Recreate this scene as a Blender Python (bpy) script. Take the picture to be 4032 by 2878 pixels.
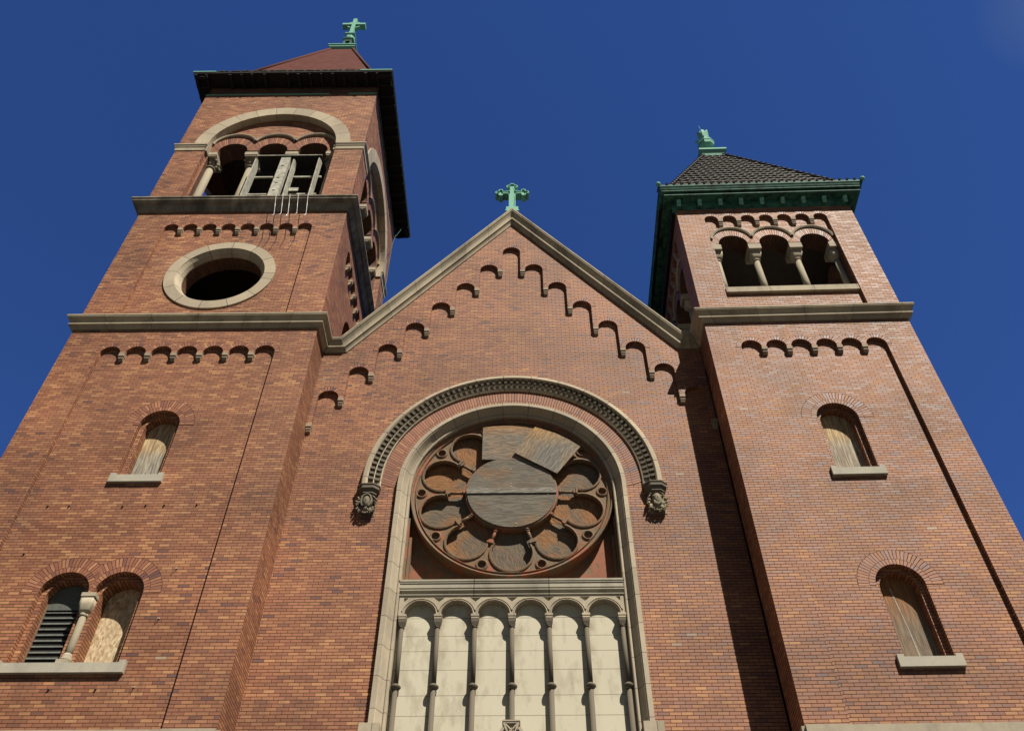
import bpy, math, random
from math import sin, cos, pi, radians, sqrt, atan2, hypot, tan
from mathutils import Vector, Matrix
from mathutils.geometry import tessellate_polygon
random.seed(7)
for o in list(bpy.data.objects): bpy.data.objects.remove(o)
scene = bpy.context.scene
COL = scene.collection

# ------------------------------------------------------------------ camera
CX, CD, CH = 0.2057, 15.1, 1.6
TH, PS, RO = radians(47.7304), radians(-0.9127), radians(0.0227)
F_ = Vector((sin(PS)*cos(TH), cos(PS)*cos(TH), sin(TH)))
R_ = F_.cross(Vector((0, 0, 1))).normalized(); U_ = R_.cross(F_)
R2 = R_*cos(RO)+U_*sin(RO); U2 = -R_*sin(RO)+U_*cos(RO)
cd = bpy.data.cameras.new('camera'); cam = bpy.data.objects.new('camera', cd); COL.objects.link(cam)
m = Matrix((R2, U2, -F_)).transposed().to_4x4(); m.translation = Vector((CX, -CD, CH)); cam.matrix_world = m
cd.sensor_width = 36; cd.lens = 36*3499.04/4032; cd.clip_end = 3000; cd.clip_start = .05
scene.camera = cam

# ------------------------------------------------------------------ light
SUN = Vector((0.70, -1.0, 1.66)).normalized()
EL = math.asin(SUN.z); AZ = atan2(SUN.x, SUN.y)
w = bpy.data.worlds.new('World'); scene.world = w; w.use_nodes = True
nt = w.node_tree; nt.nodes.clear()
sky = nt.nodes.new('ShaderNodeTexSky'); sky.sky_type = 'NISHITA'; sky.sun_disc = False
sky.sun_elevation = EL; sky.sun_rotation = AZ; sky.air_density = 0.85; sky.dust_density = 0.0; sky.ozone_density = 3.0; sky.altitude = 400
bg = nt.nodes.new('ShaderNodeBackground'); bg.inputs['Strength'].default_value = 0.052
wo = nt.nodes.new('ShaderNodeOutputWorld')
# thin wisp of high cloud low in the north-east sky
tc = nt.nodes.new('ShaderNodeTexCoord'); mp = nt.nodes.new('ShaderNodeMapping'); mp.inputs['Scale'].default_value = (1.2, 2.5, 4)
wn = nt.nodes.new('ShaderNodeTexNoise'); wn.inputs['Scale'].default_value = 2.2; wn.inputs['Detail'].default_value = 5
dt = nt.nodes.new('ShaderNodeVectorMath'); dt.operation = 'DOT_PRODUCT'; dt.inputs[1].default_value = Vector((0.485, 0.31, 0.825)).normalized()
mr = nt.nodes.new('ShaderNodeMapRange'); mr.inputs[1].default_value = .9982; mr.inputs[2].default_value = 1.0; mr.inputs[3].default_value = 0; mr.inputs[4].default_value = .26
mu = nt.nodes.new('ShaderNodeMath'); mu.operation = 'MULTIPLY'
mx = nt.nodes.new('ShaderNodeMixRGB'); mx.inputs[2].default_value = (4.5, 3.6, 2.6, 1)
nt.links.new(tc.outputs['Generated'], mp.inputs[0]); nt.links.new(mp.outputs[0], wn.inputs['Vector'])
nt.links.new(tc.outputs['Generated'], dt.inputs[0]); nt.links.new(dt.outputs['Value'], mr.inputs[0])
nt.links.new(mr.outputs[0], mu.inputs[0]); nt.links.new(wn.outputs['Fac'], mu.inputs[1]); nt.links.new(mu.outputs[0], mx.inputs[0])
nt.links.new(sky.outputs[0], mx.inputs[1]); tn = nt.nodes.new('ShaderNodeMixRGB'); tn.blend_type = 'MULTIPLY'; tn.inputs[0].default_value = 1; tn.inputs[2].default_value = (.50, .80, 1.42, 1)
sx = nt.nodes.new('ShaderNodeSeparateXYZ'); nt.links.new(tc.outputs['Generated'], sx.inputs[0])
hz_ = nt.nodes.new('ShaderNodeMapRange'); hz_.inputs[1].default_value = -.25; hz_.inputs[2].default_value = .2; nt.links.new(sx.outputs[1], hz_.inputs[0])
tm = nt.nodes.new('ShaderNodeMixRGB'); tm.inputs[1].default_value = (.50, .43, .36, 1); tm.inputs[2].default_value = (.50, .80, 1.42, 1); nt.links.new(hz_.outputs[0], tm.inputs[0]); nt.links.new(tm.outputs[0], tn.inputs[2])   # unseen half behind the camera tinted warm to take blue out of the fill
nt.links.new(mx.outputs[0], tn.inputs[1]); nt.links.new(tn.outputs[0], bg.inputs[0]); nt.links.new(bg.outputs[0], wo.inputs[0])
sl = bpy.data.lights.new('sun', 'SUN'); sl.energy = 5.0; sl.angle = radians(.53); sl.color = (1, .90, .76)
so = bpy.data.objects.new('sun', sl); COL.objects.link(so); so.rotation_euler = SUN.to_track_quat('Z', 'Y').to_euler(); so.location = (20, -30, 50)
scene.view_settings.view_transform = 'Standard'; scene.view_settings.look = 'None'; scene.view_settings.exposure = 0.60; scene.view_settings.gamma = 1

# ------------------------------------------------------------------ material tools
class N:
    def __init__(s, name):
        s.m = bpy.data.materials.new(name); s.m.use_nodes = True; s.t = s.m.node_tree; s.t.nodes.clear()
        s.out = s.t.nodes.new('ShaderNodeOutputMaterial'); s.b = s.t.nodes.new('ShaderNodeBsdfPrincipled'); s.t.links.new(s.b.outputs[0], s.out.inputs[0])
    def n(s, typ, **kw):
        x = s.t.nodes.new('ShaderNode'+typ)
        for k, v in kw.items():
            if k.startswith('i_'):
                k = k[2:]; k = int(k) if k.isdigit() else k.replace('_', ' ')
                s.set(x.inputs[k], v)
            else: setattr(x, k, v)
        return x
    def set(s, sock, v):
        if hasattr(v, 'outputs'): v = v.outputs[0]
        if isinstance(v, bpy.types.NodeSocket): s.t.links.new(v, sock)
        elif isinstance(v, tuple) and len(v) == 3 and sock.type == 'RGBA': sock.default_value = (*v, 1)
        else: sock.default_value = v
    def math(s, op, a, b=0.0, c=None, clamp=False):
        x = s.t.nodes.new('ShaderNodeMath'); x.operation = op; x.use_clamp = clamp; s.set(x.inputs[0], a); s.set(x.inputs[1], b)
        if c is not None: s.set(x.inputs[2], c)
        return x.outputs[0]
    def ramp(s, fac, stops, const=False):
        x = s.t.nodes.new('ShaderNodeValToRGB'); e = x.color_ramp
        if const: e.interpolation = 'CONSTANT'
        while len(e.elements) < len(stops): e.elements.new(.5)
        for el, (p, c) in zip(e.elements, stops): el.position = p; el.color = (*c, 1) if isinstance(c, tuple) else (c, c, c, 1)
        s.set(x.inputs[0], fac); return x.outputs[0]
    def mix(s, fac, a, b, mode='MIX'):
        x = s.t.nodes.new('ShaderNodeMixRGB'); x.blend_type = mode; s.set(x.inputs[0], fac); s.set(x.inputs[1], a); s.set(x.inputs[2], b); return x.outputs[0]
    def noise(s, vec, scale, detail=4, rough=.55, dist=0):
        x = s.n('TexNoise'); x.inputs['Scale'].default_value = scale; x.inputs['Detail'].default_value = detail; x.inputs['Roughness'].default_value = rough; x.inputs['Distortion'].default_value = dist
        if vec is not None: s.set(x.inputs['Vector'], vec)
        return x.outputs['Fac']
    def mapping(s, vec, sc=(1, 1, 1), loc=(0, 0, 0), rot=(0, 0, 0)):
        x = s.n('Mapping'); s.set(x.inputs[0], vec); x.inputs['Scale'].default_value = sc; x.inputs['Location'].default_value = loc; x.inputs['Rotation'].default_value = rot; return x.outputs[0]
    def geo(s): return s.n('NewGeometry').outputs['Position']
    def uv(s): return s.n('UVMap').outputs[0]
    def fin(s, col=None, rough=None, bump=None, bd=.01, bs=1.0, metal=None, spec=None, normal=None):
        if col is not None: s.set(s.b.inputs['Base Color'], col)
        if rough is not None: s.set(s.b.inputs['Roughness'], rough)
        if metal is not None: s.set(s.b.inputs['Metallic'], metal)
        if spec is not None: s.set(s.b.inputs['Specular IOR Level'], spec)
        if bump is not None:
            x = s.n('Bump'); x.inputs['Distance'].default_value = bd; x.inputs['Strength'].default_value = bs; s.set(x.inputs['Height'], bump)
            if normal is not None: s.set(x.inputs['Normal'], normal)
            s.t.links.new(x.outputs[0], s.b.inputs['Normal'])
        return s.m

BL, BC = 0.2115, 0.0675
def brick_mat(name, tint=(1, 1, 1), darken=0.0, ring=False):
    s = N(name); uv = s.uv(); sp = s.n('SeparateXYZ'); s.set(sp.inputs[0], uv); u, v = sp.outputs[0], sp.outputs[1]
    rowf = s.math('DIVIDE', v, BC); row = s.math('FLOOR', rowf)
    rn = s.n('TexWhiteNoise', noise_dimensions='1D'); s.set(rn.inputs['W'], row)
    off = s.math('MULTIPLY', s.math('MODULO', s.math('ABSOLUTE', row), 2.0), 0.0 if ring else .5)
    ux = s.math('ADD', s.math('ADD', s.math('DIVIDE', u, BL), off), s.math('MULTIPLY', rn.outputs['Value'], 0.0 if ring else .08))
    col = s.math('FLOOR', ux); fx = s.math('FRACT', ux); fy = s.math('FRACT', rowf)
    cb = s.n('CombineXYZ'); s.set(cb.inputs[0], col); s.set(cb.inputs[1], row)
    wn = s.n('TexWhiteNoise', noise_dimensions='2D'); s.set(wn.inputs['Vector'], cb)
    pos = s.geo()
    big = s.noise(pos, .22, 3); mid = s.noise(pos, 1.1, 4)
    val = s.math('ADD', wn.outputs['Value'], s.math('MULTIPLY', s.math('SUBTRACT', big, .5), .30))
    c = s.ramp(val, [(0, (.130, .064, .064)), (.025, (.185, .082, .060)), (.07, (.232, .094, .056)), (.45, (.280, .114, .062)), (.76, (.318, .139, .073)), (.93, (.362, .170, .083)), (1, (.42, .215, .104))])
    # rare pale replacement bricks
    pale = s.math('GREATER_THAN', s.n('SeparateXYZ', i_0=wn.outputs['Color']).outputs[1], .9990)
    c = s.mix(pale, c, (.36, .27, .21))
    # within-brick mottling
    c = s.mix(s.math('MULTIPLY', s.math('SUBTRACT', s.noise(pos, 18, 3), .35), .5, clamp=True), c, (.15, .075, .05))
    # mortar: raked joints, dark bed joints, thinner head joints
    wob = s.math('MULTIPLY', s.math('SUBTRACT', s.noise(pos, 30, 2), .5), .05)
    mh = s.math('LESS_THAN', s.math('ADD', fy, wob), .17)
    mv = s.math('LESS_THAN', s.math('ADD', fx, s.math('MULTIPLY', wob, .5)), .042)
    mort = s.math('MAXIMUM', mh, s.math('MULTIPLY', mv, 0.0 if ring else .9))
    c = s.mix(mort, c, (.050, .022, .014))
    # soot and wash: streaky grey weathering; raised to paint shade into reveals
    st = s.noise(s.mapping(pos, (.9, .9, .22)), 1.0, 5, .6)
    g = s.ramp(st, [(.45 - .2*darken, 0.0), (.80 - .2*darken, .28 + .5*darken)])
    c = s.mix(g, c, (.10, .060, .045))
    # pale efflorescence blooms
    ef = s.ramp(s.noise(s.mapping(pos, (.5, .5, .5), (13, 4, 2)), .9, 5, .65), [(.62, 0.0), (.82, .14)])
    c = s.mix(ef, c, (.46, .36, .30))
    c = s.mix(1.0, c, s.ramp(mid, [(.25, .88), (.75, 1.10)]), 'MULTIPLY')
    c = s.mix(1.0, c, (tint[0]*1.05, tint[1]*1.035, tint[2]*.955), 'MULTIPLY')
    zz = s.n('SeparateXYZ'); s.set(zz.inputs[0], pos)      # run-off streaks under the string courses, soot patches, a few repointed areas
    led = None
    for z0, hgt in ((18.72, 1.5), (24.08, 1.1), (13.70, .9), (9.4, .8)):
        q = s.n('MapRange', i_0=zz.outputs[2], i_1=z0-hgt, i_2=z0, i_3=0.0, i_4=1.0).outputs[0]; q = s.math('MULTIPLY', q, s.math('LESS_THAN', zz.outputs[2], z0+.02)); led = q if led is None else s.math('MAXIMUM', led, q)
    stv = s.ramp(s.noise(s.mapping(pos, (3.2, 3.2, .28)), 1.4, 5, .6), [(.42, 0.0), (.66, 1.0)])
    c = s.mix(s.math('MULTIPLY', s.math('MULTIPLY', led, stv), .50), c, (.085, .050, .038))
    pat = s.ramp(s.noise(s.mapping(pos, (.35, .35, .5), (3, 9, 4)), 1.3, 3, .5), [(.34, .80), (.5, 1.0), (.66, 1.14)]); c = s.mix(1.0, c, pat, 'MULTIPLY')
    rg = s.math('ADD', .58, s.math('MULTIPLY', wn.outputs['Value'], .16))
    # each brick sits at a slightly different tilt
    g2 = s.n('NewGeometry').outputs['Normal']
    vm = s.n('VectorMath', operation='SUBTRACT'); s.set(vm.inputs[0], wn.outputs['Color']); vm.inputs[1].default_value = (.5, .5, .5)
    vs = s.n('VectorMath', operation='SCALE'); s.set(vs.inputs[0], vm.outputs[0]); vs.inputs['Scale'].default_value = .055
    va = s.n('VectorMath', operation='ADD'); s.set(va.inputs[0], g2); s.set(va.inputs[1], vs.outputs[0])
    vn = s.n('VectorMath', operation='NORMALIZE'); s.set(vn.inputs[0], va.outputs[0])
    h = s.math('ADD', s.math('MULTIPLY', s.math('SUBTRACT', 1.0, mort), 1.0), s.math('MULTIPLY', s.noise(pos, 45, 4), .25))
    return s.fin(c, rg, h, .008, .75, normal=vn.outputs[0], spec=s.math('MULTIPLY', s.math('SUBTRACT', 1.0, mort), .54))

def stone_mat(name, base=(.42, .37, .265), joint=0.0, stain=.5, seed=0, jw=.012, dark=(.10, .09, .07)):
    s = N(name); pos = s.geo(); pm = s.mapping(pos, (1, 1, 1), (seed*3.1, seed*1.7, seed))
    c = s.mix(s.ramp(s.noise(pm, .7, 4), [(.3, 0.0), (.7, 1.0)]), base, (base[0]*.80, base[1]*.80, base[2]*.84))
    c = s.mix(s.ramp(s.noise(pm, 14, 4), [(.35, 0.0), (.75, .35)]), c, (base[0]*.62, base[1]*.60, base[2]*.6))
    st = s.noise(s.mapping(pos, (1.3, 1.3, .5), (seed*7, 3, 0)), 1.7, 6, .62)
    c = s.mix(s.ramp(st, [(.50-.12*(stain > .7), 0.0), (.72-.10*(stain > .7), stain)]), c, dark)
    h = s.math('MULTIPLY', s.noise(pos, 60, 4), .4)
    if joint:
        sp = s.n('SeparateXYZ'); s.set(sp.inputs[0], s.uv()); q = s.math('DIVIDE', sp.outputs[0], joint)
        idx = s.n('TexWhiteNoise', noise_dimensions='1D'); s.set(idx.inputs['W'], s.math('FLOOR', q))
        c = s.mix(1.0, c, s.ramp(idx.outputs['Value'], [(0, .84), (1, 1.08)]), 'MULTIPLY')
        j = s.math('LESS_THAN', s.math('FRACT', q), jw/joint); c = s.mix(s.math('MULTIPLY', j, .85), c, (.07, .06, .045)); h = s.math('SUBTRACT', h, j)
    return s.fin(c, .82, h, .006, .5, spec=.3)

def wood_mat(name, grey=(.20, .185, .16), warm=(.40, .20, .075), amount=.5, scale=1.0, seed=0, top=None):
    """weathered plywood; UV.x runs across the grain, UV.y along it"""
    s = N(name); uv = s.mapping(s.uv(), (1, 1, 1), (seed*1.37, seed*2.11, 0))
    dist = s.noise(s.mapping(uv, (2.2, .9, 1)), 2.6, 3, .6)
    sp = s.n('SeparateXYZ'); s.set(sp.inputs[0], uv)
    ph = s.math('ADD', s.math('MULTIPLY', sp.outputs[0], 48.0*scale), s.math('MULTIPLY', dist, 34.0))
    rings = s.math('ADD', .5, s.math('MULTIPLY', s.math('SINE', ph), .5))
    fine = s.noise(s.mapping(uv, (34, 2.2, 1)), 1.5, 6, .75)
    big = s.noise(uv, 1.5, 4, .6)
    fac = s.ramp(s.math('ADD', big, amount-.5), [(.42, 0.0), (.62, 1.0)])
    if top is not None:   # sheltered strip under the arch keeps its fresh colour
        sq = s.n('SeparateXYZ'); s.set(sq.inputs[0], s.geo())
        tz = s.math('ADD', sq.outputs[2], s.math('MULTIPLY', s.math('SUBTRACT', fine, .5), .9))
        fac = s.math('MAXIMUM', s.math('MULTIPLY', fac, .35), s.n('MapRange', i_0=tz, i_1=top[0], i_2=top[1], i_3=0.0, i_4=1.0).outputs[0])
    c = s.mix(fac, grey, warm)
    c = s.mix(s.math('MULTIPLY', rings, .55), c, s.mix(fac, (.085, .08, .075), (.17, .075, .03)))
    c = s.mix(s.ramp(fine, [(.46, 0.0), (.66, .85)]), c, (.045, .034, .026))
    kn = s.n('TexVoronoi', feature='F1'); s.set(kn.inputs['Vector'], s.mapping(uv, (1.0, .8, 1), (.3, .1, 0))); kn.inputs['Scale'].default_value = 2.3
    c = s.mix(s.ramp(kn.outputs['Distance'], [(.03, 1.0), (.075, 0.0)]), c, (.30, .15, .06))
    return s.fin(c, .8, s.math('ADD', rings, fine), .004, .6, spec=.25)

def paint_mat(name, seed=0, cover=.5):
    s = N(name); pos = s.mapping(s.geo(), (1, 1, 1), (seed, seed*2, 0))
    gr = s.noise(s.mapping(pos, (14, 14, 3)), 1.6, 5, .7)
    wood = s.mix(gr, (.235, .18, .12), (.045, .032, .024)); wood = s.mix(s.ramp(s.noise(pos, 2.0, 4), [(.4, 0.0), (.6, .7)]), wood, (.20, .115, .055))
    n = s.noise(s.mapping(pos, (1, 1, .7)), 3.2, 7, .7)
    fac = s.ramp(n, [(.5-.25*(cover-.5)-.02, 0.0), (.5-.25*(cover-.5)+.02, 1.0)])
    paint = s.mix(s.noise(pos, 5, 3), (.32, .125, .066), (.18, .068, .040))
    return s.fin(s.mix(fac, wood, paint), .75, s.math('ADD', s.math('MULTIPLY', fac, .6), gr), .006, .7, spec=.3)

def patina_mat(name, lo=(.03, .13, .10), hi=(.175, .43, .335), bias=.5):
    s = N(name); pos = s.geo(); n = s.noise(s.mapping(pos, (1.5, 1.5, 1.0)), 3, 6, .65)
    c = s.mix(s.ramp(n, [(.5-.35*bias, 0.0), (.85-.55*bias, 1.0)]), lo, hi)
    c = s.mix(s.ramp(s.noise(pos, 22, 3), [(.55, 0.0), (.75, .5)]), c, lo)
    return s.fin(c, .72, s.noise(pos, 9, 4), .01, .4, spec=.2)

def plain(name, c, rough=.8, var=.25, scale=6, bump=.004, metal=0, spec=.3):
    s = N(name); pos = s.geo(); n = s.noise(pos, scale, 5, .6)
    col = s.mix(s.ramp(n, [(.3, 0.0), (.7, 1.0)]), c, tuple(x*(1-var) for x in c))
    return s.fin(col, rough, n, bump, .5, metal=metal, spec=spec)

M = {}
M['brick'] = brick_mat('brick'); M['rough_brick'] = brick_mat('rough_brick', (.62, .66, .70), .8); M['ring_brick'] = brick_mat('voussoir_brick', (.93, .90, .98), ring=True); M['joint'] = plain('joint_mortar', (.045, .022, .015), .95)  # rough_brick is darkened: eaves shadow put into the top band's colour
M['shaded_brick'] = brick_mat('shaded_brick', (.50, .46, .46), .9)  # darker copy of brick: shade of the belfry reveals put into the colour
M['stone'] = stone_mat('limestone', joint=1.12, stain=.6)
M['stone_dark'] = stone_mat('limestone_soiled', (.345, .31, .235), joint=1.35, stain=.92, seed=2)
M['frame_stone'] = stone_mat('limestone_frame', (.45, .395, .29), joint=.62, stain=.28, seed=4)
M['arch_stone'] = stone_mat('limestone_voussoirs', (.46, .40, .29), joint=.66, stain=.35, seed=5, jw=.018)
M['corbel_stone'] = stone_mat('corbel_stone', (.35, .285, .20), stain=.5, seed=10)
M['shaft_stone'] = stone_mat('shaft_stone', (.30, .27, .195), stain=.5, seed=9)
M['transom'] = stone_mat('transom_stone', (.40, .375, .29), joint=1.50, stain=.45, seed=12, jw=.02)
M['plain_stone'] = stone_mat('limestone_plain', (.41, .365, .27), stain=.45, seed=6)
M['carved'] = stone_mat('carved_stone', (.33, .29, .20), stain=.75, seed=7)
M['sill_stone'] = stone_mat('sill_stone', (.44, .42, .34), stain=.30, seed=8)
M['dark'] = plain('dark_interior', (.035, .032, .03), .95)
M['floor_slab'] = plain('floor_slab', (.10, .09, .08))
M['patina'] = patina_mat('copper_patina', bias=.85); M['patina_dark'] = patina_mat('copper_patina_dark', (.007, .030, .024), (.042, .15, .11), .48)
M['dark_wood'] = plain('charred_wood', (.022, .020, .020), .8, .5, 9)
M['white_wood'] = plain('peeling_white_wood', (.50, .50, .42), .7, .55, 7)
M['strap'] = plain('galvanised_strap', (.75, .77, .78), .35, .2, 12, .001, .4, .6)
M['cable'] = plain('green_cable', (.06, .16, .14), .6)
M['white_bit'] = plain('white_porcelain', (.75, .72, .66), .4)
M['streak'] = plain('white_wash_streak', (.42, .40, .34), .8, .5, 14)
M['iron'] = plain('rusty_iron', (.05, .03, .022), .7)
M['louver'] = plain('louver_slat', (.12, .135, .125), .6, .4, 14)
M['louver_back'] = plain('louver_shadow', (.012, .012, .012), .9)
M['asphalt'] = plain('asphalt', (.050, .047, .042), .9, .3, 3); M['pavement'] = plain('pavement', (.15, .135, .11), .9, .2, 2)
M['wood_disc'] = wood_mat('plywood_grey', (.165, .152, .122), (.24, .145, .075), .42, 1.0, 3)
M['batten'] = wood_mat('plywood_batten', (.27, .262, .225), (.33, .25, .16), .3, .8, 51); M['knot'] = plain('pale_knot', (.52, .38, .20), .8)
M['wood_top'] = wood_mat('plywood_sheltered', (.20, .19, .16), (.42, .215, .075), .5, 1.2, 5, (15.85, 16.4))
M['wood_top_b'] = wood_mat('plywood_sheltered_b', (.23, .225, .195), (.48, .29, .115), .5, 1.2, 8, (15.5, 16.1))
for i in range(5): M['petal%d' % i] = wood_mat('plywood_weathered_%s' % 'abcde'[i], (.165, .130, .088), (.30, .145, .056), .42+.05*((i*2) % 5), .9, 11+3*i)
M['wood_pale'] = wood_mat('plywood_pale', (.36, .355, .31), (.58, .46, .27), .5, 1.0, 31, (14.75, 15.05))
M['wood_streak'] = wood_mat('plywood_streaked', (.22, .19, .14), (.34, .16, .06), .5, .8, 37, (10.2, 11.1))
M['wood_r1'] = wood_mat('plywood_buff', (.40, .39, .345), (.56, .43, .24), .5, 1.0, 41, (14.75, 15.15))
M['paint'] = paint_mat('peeling_red_paint', 0, .36); M['paint_b'] = paint_mat('peeling_red_paint_spandrel', 5, .58); M['bare'] = paint_mat('bare_weathered_wood', 9, .12)
def osb():
    s = N('chipboard'); v = s.n('TexVoronoi', feature='F1'); s.set(v.inputs['Vector'], s.mapping(s.geo(), (30, 1, 13), (0, 0, 0), (0, .5, 0))); v.inputs['Scale'].default_value = 1
    c = s.mix(s.n('SeparateXYZ', i_0=v.outputs['Color']).outputs[0], (.60, .50, .33), (.30, .20, .10)); return s.fin(c, .8, v.outputs['Distance'], .003, .5)
M['osb'] = osb()
def tile_mat():
    s = N('glazed_roof_tile'); pos = s.geo(); c = s.mix(s.ramp(s.noise(pos, 3.5, 4), [(.35, 0.0), (.7, 1.0)]), (.0028, .0027, .003), (.006, .0052, .0052))
    return s.fin(c, .55, s.noise(pos, 30, 2), .003, .4, spec=.14)
M['tile'] = tile_mat()
def shingle():
    s = N('red_shingle'); sp = s.n('SeparateXYZ'); s.set(sp.inputs[0], s.uv()); r = s.math('DIVIDE', sp.outputs[1], .16); row = s.math('FLOOR', r)
    q = s.math('ADD', s.math('DIVIDE', sp.outputs[0], .3), s.math('MULTIPLY', row, .37)); cb = s.n('CombineXYZ', i_0=s.math('FLOOR', q), i_1=row)
    wn = s.n('TexWhiteNoise', noise_dimensions='2D', i_Vector=cb.outputs[0]); pos = s.geo()
    c = s.mix(wn.outputs['Value'], (.088, .025, .019), (.128, .041, .032)); c = s.mix(s.ramp(s.noise(s.mapping(pos, (1, 1, 4)), 1.6, 5), [(.4, 0.0), (.75, .6)]), c, (.085, .045, .040))
    c = s.mix(s.math('MULTIPLY', s.math('LESS_THAN', s.math('FRACT', r), .12), .5), c, (.04, .02, .018))
    return s.fin(c, .9, s.math('FRACT', r), .012, .6, spec=.12)
M['shingle'] = shingle()
def panel_stone():
    s = N('cream_panel_stone'); pos = s.geo(); sp = s.n('SeparateXYZ'); s.set(sp.inputs[0], pos)
    c = s.mix(s.noise(pos, 1.1, 4), (.56, .54, .435), (.49, .47, .37))
    c = s.mix(s.ramp(s.noise(s.mapping(pos, (2.0, 1, .8)), 2.2, 6, .65), [(.50, 0.0), (.72, .55)]), c, (.22, .18, .12))
    # stain column that runs down from under every cap
    xx = s.math('FRACT', s.math('DIVIDE', s.math('ADD', sp.outputs[0], 2.1965 + 7.205), .7205))
    near = s.ramp(xx, [(0, 1.0), (.16, .7), (.30, 0.0), (.86, 0.0), (1, .55)])
    zz = s.n('MapRange', i_0=sp.outputs[2], i_1=9.5, i_2=11.25, i_3=.12, i_4=.85).outputs[0]
    blot = s.ramp(s.noise(s.mapping(pos, (2.5, 1, 1.6), (5, 0, 1)), 1.5, 5), [(.38, 0.0), (.62, 1.0)])
    c = s.mix(s.math('MULTIPLY', s.math('MULTIPLY', near, zz), blot), c, (.20, .16, .10))
    mott = s.noise(pos, 40, 3); c = s.mix(s.math('MULTIPLY', mott, .14), c, (.36, .31, .2))
    jz = None
    for z in (11.17, 10.78, 10.46, 10.075, 9.57, 9.185, 8.80):
        d = s.math('LESS_THAN', s.math('ABSOLUTE', s.math('SUBTRACT', sp.outputs[2], z)), .006); jz = d if jz is None else s.math('MAXIMUM', jz, d)
    c = s.mix(s.math('MULTIPLY', jz, .7), c, (.12, .10, .07))
    return s.fin(c, .8, s.math('SUBTRACT', s.math('MULTIPLY', mott, .3), jz), .006, .5, spec=.3)
M['cream'] = panel_stone()

# ------------------------------------------------------------------ mesh tools
class MB:
    def __init__(s): s.v = []; s.f = []; s.uv = []; s.sm = []
    def poly(s, pts, uvs=None, sm=False):
        i = len(s.v); s.v += [tuple(p) for p in pts]; s.f.append(list(range(i, i+len(pts))))
        s.uv.append(list(uvs) if uvs else [(0, 0)]*len(pts)); s.sm.append(sm)
    def build(s, name, mat, parent=None, label=None, flip=False):
        if not s.v: return None
        xs = [p[0] for p in s.v]; ys = [p[1] for p in s.v]; zs = [p[2] for p in s.v]
        org = Vector(((min(xs)+max(xs))/2, (min(ys)+max(ys))/2, min(zs)))
        me = bpy.data.meshes.new(name); me.from_pydata([(p[0]-org.x, p[1]-org.y, p[2]-org.z) for p in s.v], [], s.f)
        uvl = me.uv_layers.new(name='UVMap'); k = 0
        for uvs in s.uv:
            for t in uvs: uvl.data[k].uv = t; k += 1
        me.polygons.foreach_set('use_smooth', s.sm)
        me.materials.append(M[mat]); me.update()
        import bmesh
        b = bmesh.new(); b.from_mesh(me); bmesh.ops.remove_doubles(b, verts=b.verts, dist=1e-5); bmesh.ops.recalc_face_normals(b, faces=b.faces); b.to_mesh(me); b.free()
        o = bpy.data.objects.new(name, me); COL.objects.link(o)
        o.parent = parent; o['org'] = tuple(org); po = Vector(parent['org']) if parent else Vector((0, 0, 0)); o.location = org-po
        if label: o['label'] = label
        return o

def thing(name, label, cat, loc, group=None):
    o = bpy.data.objects.new(name, None); COL.objects.link(o); o.location = loc; o['org'] = tuple(loc); o.empty_display_size = .3
    o['label'] = label; o['category'] = cat
    if group: o['group'] = group
    return o
def tagd(o, label, cat, group=None):
    o['label'] = label; o['category'] = cat
    if group: o['group'] = group
    return o

def area2(p): return sum(p[i][0]*p[(i+1) % len(p)][1]-p[(i+1) % len(p)][0]*p[i][1] for i in range(len(p)))
def fill(outer, holes=()):
    loops = [[Vector((a, b, 0)) for a, b in outer]]+[[Vector((a, b, 0)) for a, b in h] for h in holes]
    flat = [p for l in loops for p in l]
    return [(x.x, x.y) for x in flat], tessellate_polygon(loops)
def sheet(mb, F, outer, holes, w, uvf=None):
    pts, tris = fill(outer, holes); uvf = uvf or (lambda u, v: (u, v))
    for t in tris: mb.poly([F(*pts[i], w) for i in t], [uvf(*pts[i]) for i in t])
def wallsides(mb, F, loop, w0, w1, closed=True, along=False, brick=True):
    n = len(loop); L = 0
    for i in range(n if closed else n-1):
        a, b = loop[i], loop[(i+1) % n]; d = hypot(b[0]-a[0], b[1]-a[1])
        if abs(b[0]-a[0]) < 1e-6 and brick: ua, ub = a[1], b[1]         # upright jamb: courses line up with the wall
        else: ua, ub = L, L+d
        mb.poly([F(*a, w0), F(*b, w0), F(*b, w1), F(*a, w1)], [(w0, ua), (w0, ub), (w1, ub), (w1, ua)] if brick else [(ua, w0), (ub, w0), (ub, w1), (ua, w1)])
        L += d
def plate(mb, F, outer, holes, w0, w1, osides=False, back=False, inner=None):
    sheet(mb, F, outer, holes, w0)
    for h in holes: wallsides(inner or mb, F, h, w0+(.001 if inner else 0), w1)
    if osides: wallsides(mb, F, outer, w0, w1)
    if back: sheet(mb, F, outer, holes, w1)
def box(mb, F, u0, u1, v0, v1, w0, w1):
    P = [[F(u, v, w_) for w_ in (w0, w1)] for u, v in ((u0, v0), (u1, v0), (u1, v1), (u0, v1))]; Q = ((u0, v0), (u1, v0), (u1, v1), (u0, v1))
    mb.poly([P[i][0] for i in range(4)], Q); mb.poly([P[i][1] for i in (3, 2, 1, 0)], [Q[i] for i in (3, 2, 1, 0)])
    for i in range(4):
        j = (i+1) % 4; hz = i in (0, 2)
        ab = (Q[i][0], Q[j][0]) if hz else (Q[i][1], Q[j][1])
        uvs = [(ab[0], w0), (ab[1], w0), (ab[1], w1), (ab[0], w1)] if hz else [(w0, ab[0]), (w0, ab[1]), (w1, ab[1]), (w1, ab[0])]
        mb.poly([P[i][0], P[j][0], P[j][1], P[i][1]], uvs)
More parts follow.
